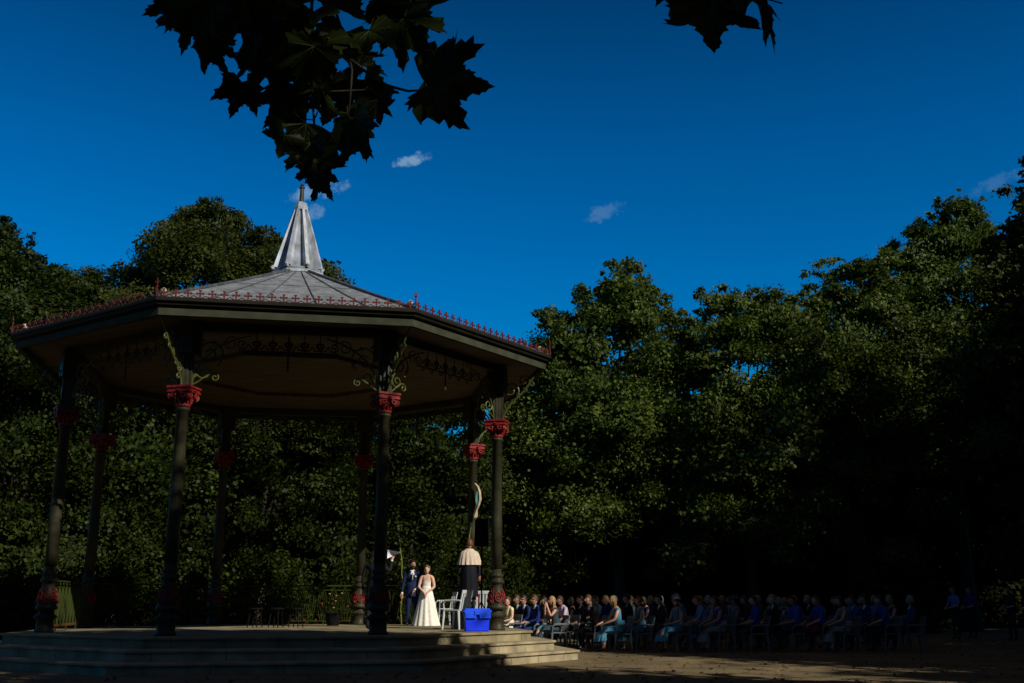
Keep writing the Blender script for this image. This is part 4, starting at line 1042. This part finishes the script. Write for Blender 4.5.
def tree(name, label, x, y, z0, z1, rad, nclump, nleaf, lm, seed, leaf=.18, tr=.3, group=None, clump=(.45, 1.15), power=.62, cat='tree', xs=1.0, core=True, nsub=8, drop=.27, dense=False):
    rs = np.random.RandomState(seed)
    t = thing(name, label, cat, (x, y, 0), 0, group)
    nclump = int(nclump * 2.2); nleaf = int(nleaf * 2.1) if core else nleaf; P, N, C, s = crown_pts(rs, z0, z1, rad, nclump, nleaf, clump, power, xs, nsub, drop, dense)
    if core:   # inner, larger leaves that keep the crown dense
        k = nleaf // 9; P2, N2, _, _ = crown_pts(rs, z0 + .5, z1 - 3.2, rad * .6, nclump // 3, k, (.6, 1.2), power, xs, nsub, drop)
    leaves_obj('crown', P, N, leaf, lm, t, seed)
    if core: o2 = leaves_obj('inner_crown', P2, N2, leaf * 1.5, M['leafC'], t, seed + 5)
    trunk_mesh(rs, z0 + (z1 - z0) * .62, tr, C, 12).build('trunk', M['bark'], t, smooth=True)
    return t
def tree_px(label, u, vtop, wpx, Y, nleaf, seed, z0=2.5, name='plane_tree', lm='leafA', **kw):
    p = at(u, vtop, Y); rad = wpx / 2 / F * math.hypot(Y, 0) * 1.0
    return tree(name, label, p.x, Y, z0, p.z, rad, kw.pop('nclump', 85), nleaf, M[lm], seed, **kw)
def tree_sky(name, label, Y, peaks, nleaf, seed, lm, group, z0=2.5, leaf=.165, rpk=1.3, nbody=70, clump=(.4, 1.05), dense=False, tr=.3, depth=3.2):
    """peaks: (u, v) points of the outline; the crown is limbs that reach each peak plus a broad leafy body"""
    rs = np.random.RandomState(seed); us = np.array([p[0] for p in peaks]); vs = np.array([p[1] for p in peaks])
    uc = (us.min() + us.max()) / 2; cx = at(uc, 500, Y).x; t = thing(name, label, 'tree', (cx, Y, 0), 0, group)
    tops = [at(u, v, Y) for u, v in peaks]; xs_ = np.array([p.x - cx for p in tops]); zs_ = np.array([p.z for p in tops]); zt = zs_.max()
    C = []; Sz = []
    for x, z in zip(xs_, zs_):
        dy = rs.uniform(-1, 1); r0 = rpk * rs.uniform(.8, 1.15)
        bx, bz = x * .45, z - 4.5 - abs(x) * .3
        for k in range(9):
            q = rs.uniform(.35, 1) ** .8 if k else 1.0; rr = r0 * (1.15 - q * .85) * rs.uniform(.2, 1); a = rs.uniform(0, 2 * PI); sz = rs.uniform(*clump) * (1 - .5 * q)* (1.35 if dense else 1)
            C.append((bx + (x - bx) * q + rr * math.cos(a), dy - (1 - q) * 1.5 + rr * math.sin(a), bz + (z - sz * .8 - bz) * q)); Sz.append(sz)
        for k in range(3 if dense else 7):      # loose sprigs that break the outline
            C.append((x + rs.uniform(-1, 1) * r0 * .75, dy + rs.normal() * .8, z - abs(rs.normal()) * .8 - .15)); Sz.append(rs.uniform(.14, .30))
    hw = (xs_.max() - xs_.min()) / 2 + .4
    for k in range(nbody):
        x = rs.uniform(-1, 1) * hw; zl = np.interp(x, xs_, zs_) - (2.2 if dense else 1.5); h = rs.uniform(0, 1) ** .75; z = z0 + (zl - z0) * h
        e = math.sqrt(max(0, 1 - (x / (hw * 1.08)) ** 2)) * math.sin(PI * min(.97, .2 + .75 * h)) ** .5
        y = -depth * e * rs.uniform(.55, 1.0) if rs.uniform() < .72 else depth * e * rs.uniform(-.6, 1)
        C.append((x * (1 - .12 * (1 - h)), y, z)); Sz.append(rs.uniform(*clump) * 1.15)
    C = np.array(C); Sz = np.array(Sz)
    nleaf = int(nleaf); w = Sz ** 1.9 * rs.uniform(.45, 1.3, len(Sz)); idx = rs.choice(len(C), nleaf, p=w / w.sum()); D = rs.normal(size=(nleaf, 3)); D /= np.linalg.norm(D, axis=1, keepdims=True)
    rr = rs.uniform(0, 1, nleaf) ** .6 * (1 + .35 * np.sin(D[:, 0] * 5 + idx) * np.sin(D[:, 1] * 6 + idx * 2) + .2 * np.sin(D[:, 2] * 9 + idx * 3))
    if dense: rr = .55 + .5 * rs.uniform(0, 1, nleaf) + .12 * np.sin(D[:, 0] * 9 + idx)
    P = C[idx] + D * (Sz[idx] * rr)[:, None] * np.array([1.15, 1.15, .78]); P[:, 2] -= .12 * Sz[idx] * (D[:, 0] ** 2 + D[:, 1] ** 2)
    ct = rs.normal(size=(len(C), 3)) * .75
    N = D * (.8 if dense else .6) + ct[idx] + rs.normal(size=(nleaf, 3)) * (.4 if dense else .6) + np.array([0, -.1, .35]); N /= np.linalg.norm(N, axis=1, keepdims=True)
    leaves_obj('crown', P, N, leaf * rs.uniform(.7, 1.25, len(C))[idx], M[lm], t, seed)
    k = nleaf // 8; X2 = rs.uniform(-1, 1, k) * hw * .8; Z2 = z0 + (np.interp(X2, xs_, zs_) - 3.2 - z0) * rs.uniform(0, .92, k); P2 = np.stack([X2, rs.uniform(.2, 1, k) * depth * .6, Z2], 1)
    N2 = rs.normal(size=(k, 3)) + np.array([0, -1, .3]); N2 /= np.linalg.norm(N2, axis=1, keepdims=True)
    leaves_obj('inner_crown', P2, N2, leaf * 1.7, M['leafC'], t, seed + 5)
    trunk_mesh(rs, z0 + (zt - z0) * .55, tr, C, 9).build('trunk', M['bark'], t, smooth=True)
    return t
RG = 'plane trees behind the audience'; LG = 'trees behind the bandstand'
tree_sky('plane_tree', 'tall plane tree just right of the bandstand roof with pointed crown', 46, [(546, 312), (556, 303), (568, 309), (582, 285), (601, 279), (616, 270), (630, 259), (642, 270), (652, 286), (664, 303), (676, 312), (690, 335)], 112000, 11, 'leafA', RG, 2.2, nbody=105)
tree_sky('plane_tree', 'sparse plane tree low between the bandstand and the pointed crown', 47, [(500, 385), (512, 372), (526, 362), (542, 352), (556, 345), (575, 350), (590, 380)], 42000, 12, 'leafA', RG, 2.2, nbody=50)
tree_sky('plane_tree', 'plane tree in the middle of the right hand group with double top', 44.5, [(684, 330), (696, 309), (708, 296), (721, 286), (733, 293), (745, 294), (760, 279), (771, 286), (782, 282), (793, 295), (804, 310), (815, 330)], 98000, 13, 'leafA', RG, 2.2, nbody=95)
tree_sky('plane_tree', 'plane tree in the dip filling the wall of leaves at its lowest point', 53, [(655, 330), (675, 318), (690, 316), (705, 320), (725, 325)], 36000, 18, 'leafA', RG, 2.2, nbody=45)
tree_sky('plane_tree', 'flat topped plane tree left of the tallest crown on the right', 46.5, [(800, 320), (812, 290), (823, 262), (836, 264), (848, 258), (860, 263), (873, 258), (884, 256), (898, 262), (915, 290)], 90000, 15, 'leafA', RG, 2.2, nbody=90)
tree_sky('plane_tree', 'tallest broad plane tree near the right edge', 47.5, [(872, 290), (884, 252), (895, 240), (906, 228), (915, 220), (926, 212), (936, 207), (948, 210), (958, 199), (968, 205), (978, 217), (990, 224), (1004, 234), (1020, 232), (1034, 245), (1045, 270)], 150000, 16, 'leafA', RG, 2.2, nbody=120, tr=.36)
tree_sky('plane_tree', 'plane tree behind the tallest crown low in the right background', 57, [(790, 330), (815, 318), (850, 300), (900, 290), (950, 280), (1000, 270), (1050, 270)], 60000, 19, 'leafA', RG, 2.0, nbody=80)
tree_sky('plane_tree', 'dark plane tree cut off by the right edge of the picture', 30, [(1018, 232), (1014, 215), (1020, 196), (1024, 172), (1040, 150), (1065, 130), (1100, 110), (1140, 110)], 70000, 17, 'leafB', RG, 5, nbody=50)
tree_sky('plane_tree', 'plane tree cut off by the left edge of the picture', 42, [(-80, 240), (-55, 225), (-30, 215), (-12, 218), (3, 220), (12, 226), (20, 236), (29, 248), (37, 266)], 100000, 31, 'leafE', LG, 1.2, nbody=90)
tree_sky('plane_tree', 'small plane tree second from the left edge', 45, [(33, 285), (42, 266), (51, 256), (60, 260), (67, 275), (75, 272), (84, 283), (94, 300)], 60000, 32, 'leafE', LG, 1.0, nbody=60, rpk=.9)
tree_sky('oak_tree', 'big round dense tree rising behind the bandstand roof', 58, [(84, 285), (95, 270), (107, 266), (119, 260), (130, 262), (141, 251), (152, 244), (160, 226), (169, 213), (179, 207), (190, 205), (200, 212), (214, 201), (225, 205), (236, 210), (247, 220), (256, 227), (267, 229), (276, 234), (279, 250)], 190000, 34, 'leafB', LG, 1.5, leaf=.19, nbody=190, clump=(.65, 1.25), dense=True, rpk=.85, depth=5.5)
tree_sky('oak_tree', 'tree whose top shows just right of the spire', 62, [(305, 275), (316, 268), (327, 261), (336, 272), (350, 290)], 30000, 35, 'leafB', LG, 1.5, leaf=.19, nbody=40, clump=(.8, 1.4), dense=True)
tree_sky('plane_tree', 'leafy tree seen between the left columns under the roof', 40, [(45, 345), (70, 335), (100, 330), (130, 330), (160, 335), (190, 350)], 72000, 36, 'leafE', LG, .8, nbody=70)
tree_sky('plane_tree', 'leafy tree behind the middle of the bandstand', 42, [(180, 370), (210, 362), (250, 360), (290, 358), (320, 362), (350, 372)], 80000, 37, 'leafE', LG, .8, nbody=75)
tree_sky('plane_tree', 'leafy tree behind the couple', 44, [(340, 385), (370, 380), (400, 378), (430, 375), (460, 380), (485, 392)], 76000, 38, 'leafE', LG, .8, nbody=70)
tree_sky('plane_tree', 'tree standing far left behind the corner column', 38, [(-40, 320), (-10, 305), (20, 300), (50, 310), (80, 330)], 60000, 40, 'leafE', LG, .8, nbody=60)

# trees beside and behind the photographer: they throw the shade over the foreground and the guests
e_w = Vector((-math.sin(SUN_AZ), math.cos(SUN_AZ), 0)); s_h = Vector((math.cos(SUN_AZ), math.sin(SUN_AZ), 0)); TE = math.tan(SUN_EL)
def shade(label, w, L, ztop, zbot, rad, n, seed, leaf=.42, nclump=70, clump=(1.0, 2.0)):
    p = e_w * w + s_h * L
    return tree('plane_tree', label, p.x, p.y, zbot, ztop, rad, nclump, n, M['leafC'], seed, leaf=leaf, tr=.4, group='plane trees around the clearing', clump=clump, power=.45, core=False)
SG = ['beside the photographer', 'behind the photographer', 'far behind the photographer', 'right of the clearing beyond the frame', 'further right of the clearing beyond the frame', 'off to the right side, nearest the guests']
shade('large plane tree standing right ' + SG[0], 8.6, 8.0, 20.1, 3.0, 6.2, 36000, 51)
shade('slender tall plane tree in front of the large one right ' + SG[0], 13.6, 4.0, 17.2, 2.2, 3.8, 30000, 58)
shade('large plane tree standing ' + SG[1], -1.0, 8.0, 19.0, 3.0, 6.5, 27000, 52)
shade('large plane tree standing ' + SG[2], -11, 9, 18.5, 3.5, 6.5, 26000, 53)
shade('large plane tree ' + SG[3], 28.8, 8, 18.4, 2.0, 5.4, 40000, 54)
shade('large plane tree ' + SG[4], 36, 10, 16.5, 2, 7.0, 42000, 55)
shade('large plane tree ' + SG[5], 31, 20, 17, 2.5, 7.0, 34000, 56)
shade('low plane tree to the right of the photographer', 15.0, 13.6, 13.0, .8, 5.0, 34000, 57)
shade('plane tree right of the clearing leaning towards the guests', 25.2, 8, 17.9, 3.0, 4.2, 24000, 60)
shade('young plane tree right of the photographer near the lit strip', 20.2, 14, 13.4, .8, 3.8, 26000, 61)
for k, (x_, y_, h_, r_) in enumerate(((25.5, 31, 22.5, 7.0), (34, 40, 22, 7.8), (28.3, 36.3, 19.5, 5.6))):  # unseen trees added to shade the lower right-hand foliage
    tree('plane_tree', ('unseen plane tree added for shade right of the frame level with the guests', 'unseen plane tree added for shade right of the frame beyond the guests', 'unseen plane tree added for shade between two taller ones right of the frame')[k], x_, y_, 1.2, h_, r_, 80, 40000, M['leafA'], 70 + k, leaf=.36, tr=.35, group='plane trees around the clearing', clump=(.9, 1.9), power=.45, core=False)
shade('plane tree far off beyond the right side', 46, 16, 16, 2, 7.0, 20000, 59)

# understorey: shrubs behind the deck, hedge mass and far wood
for (u, vt, w, Y, lab, sd) in ((285, 566, 90, 36, 'round shrub behind the middle of the railing', 61), (350, 560, 60, 36.5, 'shrub behind the dark front column', 62), (430, 520, 80, 37, 'light green shrub behind the bride and groom', 63), (478, 545, 46, 37, 'shrub behind the person in the lace shawl', 64),
                               (515, 555, 46, 38, 'light green bush right of the right hand column', 65), (105, 560, 80, 36, 'shrub behind the left railing', 66), (20, 570, 70, 35, 'shrub at the left edge of the clearing', 67), (920, 570, 36, 44, 'yellowish bush beyond the right end of the audience', 68), (190, 572, 70, 36, 'low shrub seen left of centre behind the railing', 69)):
    p = at(u, vt, Y); rad = w / 2 / F * Y
    rs = np.random.RandomState(sd); t = thing('shrub', lab, 'shrub', (p.x, Y, 0), 0, 'shrubs around the clearing')
    P, N, C, s = crown_pts(rs, .1, p.z, rad, 24, 7000, (.35, .7), .35)
    leaves_obj('foliage', P, N, .13, M['leafD'], t, sd, .5)
    trunk_mesh(rs, p.z * .6, .06, C, 8).build('stem', M['bark'], t)
rs = np.random.RandomState(99)
nw = 90000; Aw = rs.uniform(0, 2 * PI, nw * 1); Xw = rs.uniform(-75, 75, nw); Hw = 11.5 + 1.5 * np.sin(Xw * .35) + 1.6 * np.sin(Xw * 1.1 + 1)
P = np.stack([Xw, 66 + rs.uniform(-3, 3, nw) + 2 * np.sin(Xw * .6), Hw * rs.uniform(0, 1, nw) ** .8], 1)
N = rs.normal(size=(nw, 3)) * .6 + np.array([.3, -1, .5]); N /= np.linalg.norm(N, axis=1, keepdims=True)
n3 = 60000; A3 = rs.uniform(PI * .95, 2.05 * PI, n3); R3 = 72 + rs.uniform(-4, 4, n3)  # unseen ring of wood at the sides and back, added to block low sky light
P3 = np.stack([R3 * np.cos(A3), 20 + R3 * np.sin(A3), (17 + 4 * np.sin(A3 * 17)) * rs.uniform(0, 1, n3) ** .8], 1); N3 = -P3 / np.linalg.norm(P3, axis=1, keepdims=True) + rs.normal(size=(n3, 3)) * .4; N3 /= np.linalg.norm(N3, axis=1, keepdims=True)
P = np.concatenate([P, P3]); N = np.concatenate([N, N3])
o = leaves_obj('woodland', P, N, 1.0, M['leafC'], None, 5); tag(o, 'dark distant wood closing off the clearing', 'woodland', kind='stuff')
nw = 60000; Xw = rs.uniform(-36, 40, nw); Hw = 2.4 + .5 * np.sin(Xw * .9) + .3 * np.sin(Xw * 2.3)
P = np.stack([Xw, 53 + rs.uniform(-1, 1, nw) + np.sin(Xw * .3), Hw * rs.uniform(0, 1, nw)], 1)
N = rs.normal(size=(nw, 3)) * .6 + np.array([.3, -1, .5]); N /= np.linalg.norm(N, axis=1, keepdims=True)
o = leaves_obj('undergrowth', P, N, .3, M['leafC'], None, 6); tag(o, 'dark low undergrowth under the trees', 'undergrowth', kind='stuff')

rs = np.random.RandomState(77); nw = 5200; yy = 9 + 27 * rs.uniform(0, 1, nw) ** 1.1; xx = rs.uniform(-1, 1, nw) * (yy * .55 + 2)
rl = np.hypot(xx - CX, yy - CY); ok = rl > RD + 2 * ST + .15; P = np.stack([xx, yy, np.full(nw, .018)], 1)[ok]
N = rs.normal(size=(len(P), 3)) * .28 + np.array([0, 0, 1]); N /= np.linalg.norm(N, axis=1, keepdims=True)
o = leaves_obj('fallen_leaves', P, N, .085, M['litter'], None, 8); tag(o, 'dry fallen leaves scattered over the gravel', 'fallen leaves', kind='stuff')

# ------------------------------------------------------------------ overhanging branches close to the camera
half0 = [(0, 1.0), (.04, .88), (.075, .86), (.085, .79), (.12, .77), (.095, .68), (.15, .60), (.195, .60), (.19, .53), (.215, .46), (.27, .48), (.28, .54), (.34, .55), (.36, .62), (.44, .62), (.56, .70), (.53, .60), (.57, .56), (.52, .49), (.55, .43), (.47, .38), (.46, .30), (.42, .24), (.38, .14), (.42, .11), (.42, .05), (.54, .02), (.44, -.03), (.42, -.09), (.33, -.08), (.27, -.13), (.14, -.06), (.02, .04)]
half = [((x * 1.16, .05 + (y - .05) * 1.16) if math.hypot(x, y - .05) < .5 and y > .0 else (x, y)) for x, y in half0]
def hleaf(mb, p, size, ang, tilt, yaw, seed):
    rd = random.Random(seed); L = []
    for x, y in half: L.append((x * rd.uniform(.9, 1.1), y + rd.uniform(-.02, .02)))
    Rr = [(-x * rd.uniform(.88, 1.1), y + rd.uniform(-.02, .02)) for x, y in half[1:]]
    fold = rd.uniform(.05, .35); cup = rd.uniform(-.35, .55); tw_ = rd.uniform(-.5, .5); ph = rd.uniform(0, 6)
    mt = Matrix.Rotation(-ang, 3, 'Y') @ Matrix.Rotation(yaw, 3, 'Z') @ Matrix.Rotation(tilt, 3, 'X')
    def V(x, y):
        r = math.hypot(x, y - .05); a = math.atan2(x, y - .05)
        d = -abs(x) * fold - cup * r * r * .8 + .05 * r * math.cos(a * 7.2) + tw_ * x * (y - .3) + .04 * r * math.sin(4 * r + ph + a)
        return mt @ (Vector((x, d, y - .35 - .25 * cup * r * r)) * size) + Vector(p)
    out_ = L[::-1] + Rr                       # closed outline, left base -> tip -> right base
    rings = [.0, .3, .55, .78, .92, 1.0]; n_ = len(out_); b = len(mb.v)
    for q in rings:
        for x, y in out_: mb.v.append(tuple(V(x * q, .05 + (y - .05) * q)))
    for i in range(len(rings) - 1):
        for k in range(n_ - 1):
            mb.f.append((b + i * n_ + k, b + i * n_ + k + 1, b + (i + 1) * n_ + k + 1, b + (i + 1) * n_ + k)); mb.m.append(0)
    for a in (0, .62, -.62, 1.35, -1.35):     # raised veins
        ln = {0: .9, .62: .78, 1.35: .48}[abs(a)]; P = [V(math.sin(a) * ln * t, .05 + math.cos(a) * ln * t) for t in (0, .25, .5, .75, 1)]
        vb = MB(); vb.tube(P, [.011 * size, .009 * size, .007 * size, .005 * size, .002 * size], 4); mb.add(vb.v, vb.f, 1)
def spray(name, label, D, lv, twigs, seed0):
    t = thing(name, label, 'branch', at(lv[0][0], lv[0][1], D)); base = t.location
    mb = MB(); tw = MB()
    for i, (u, v, s, a) in enumerate(lv):
        rd = random.Random(seed0 + i); dd = D + rd.uniform(-.30, .30); p = at(u, v, dd) - base
        hleaf(mb, p, s / F * dd * 1.04, R(a + rd.uniform(-12, 12)), rd.uniform(-.6, .6), rd.uniform(-.8, .8), seed0 + i)
        d = Vector((math.sin(R(a)), 0, math.cos(R(a))));  ps = p - Vector((-math.sin(-R(a)), 0, math.cos(R(a)))) * (s / F * dd * .33)
        ts = min(twigs, key=lambda q: min((q_[0] - u) ** 2 + (q_[1] - v) ** 2 for q_ in q))
        q_ = min(ts, key=lambda q_: (q_[0] - u) ** 2 + (q_[1] - v) ** 2)
        e = at(q_[0], q_[1], D) - base
        tw.tube([e, e.lerp(ps, .5) + Vector((0, 0, .01)), ps], .0022, 5)
    for ts in twigs:
        tw.tube([at(u, v, D) - base for u, v in ts], [.006 - .0035 * i / (len(ts) - 1) for i in range(len(ts))], 6)
    mb.build('leaves', [M['leafH'], M['vein']], t, smooth=True); tw.build('twig', M['bark'], t, smooth=True)
# angle: 0 = tip up, 180 = tip down, positive turns the tip to the left of the picture
LV = [(172, 2, 58, 120), (190, 18, 60, 160), (186, -5, 55, 60), (324, 182, 38, 190), (446, 84, 76, 262), (205, 38, 56, 170), (215, 52, 42, 190), (222, 8, 60, 200), (250, 20, 66, 170), (262, 0, 60, 250), (285, 12, 66, 240), (270, 44, 60, 185), (238, 94, 44, 170), (256, 62, 44, 185), (290, 40, 62, 200), (284, 72, 60, 170),
      (308, 62, 60, 150), (282, 106, 46, 140), (300, 96, 44, 215), (325, 55, 62, 190), (345, 4, 66, 215), (340, 45, 58, 170), (360, 60, 54, 235), (342, 92, 50, 200), (322, 88, 52, 180), (372, 92, 50, 205), (378, 36, 50, 230), (400, 8, 64, 215), (412, 32, 62, 205), (395, 20, 55, 160), (438, 4, 56, 235),
      (448, 82, 84, 265), (380, 110, 44, 195), (345, 122, 60, 185), (330, 112, 52, 165), (360, 132, 52, 200), (282, 144, 46, 150), (296, 132, 48, 130), (310, 156, 50, 185), (321, 170, 48, 190), (334, 148, 50, 190), (350, 140, 48, 175), (205, 12, 55, 140), (312, 20, 58, 175)]
TW = [[(318, -60), (312, 0), (310, 40), (311, 80), (314, 120), (315, 150), (317, 165)], [(312, 30), (290, 60), (270, 85), (258, 92)], [(330, -60), (332, 0), (345, 40), (352, 70), (350, 100), (347, 130)], [(300, -60), (262, -20), (225, 10), (200, 25), (180, 12)], [(350, 60), (385, 85), (408, 91), (425, 90)], [(350, -40), (390, -10), (410, 5), (430, 0)], [(311, 75), (330, 92), (365, 90)], [(311, 90), (290, 100), (270, 96)]]
spray('hanging_branch', 'branch of large lobed leaves hanging down above the spire', 2.75, LV, TW, 300)
spray('hanging_branch', 'small branch tip with lobed leaves at the top right of centre', 2.75, [(709, 24, 88, 188), (684, 14, 60, 120), (690, 0, 60, 120), (742, 8, 66, 165), (764, 10, 68, 248), (728, -8, 60, 200), (667, -16, 40, 160)], [[(720, -60), (716, -20), (712, -4)], [(720, -30), (745, -10), (756, 2)]], 400)
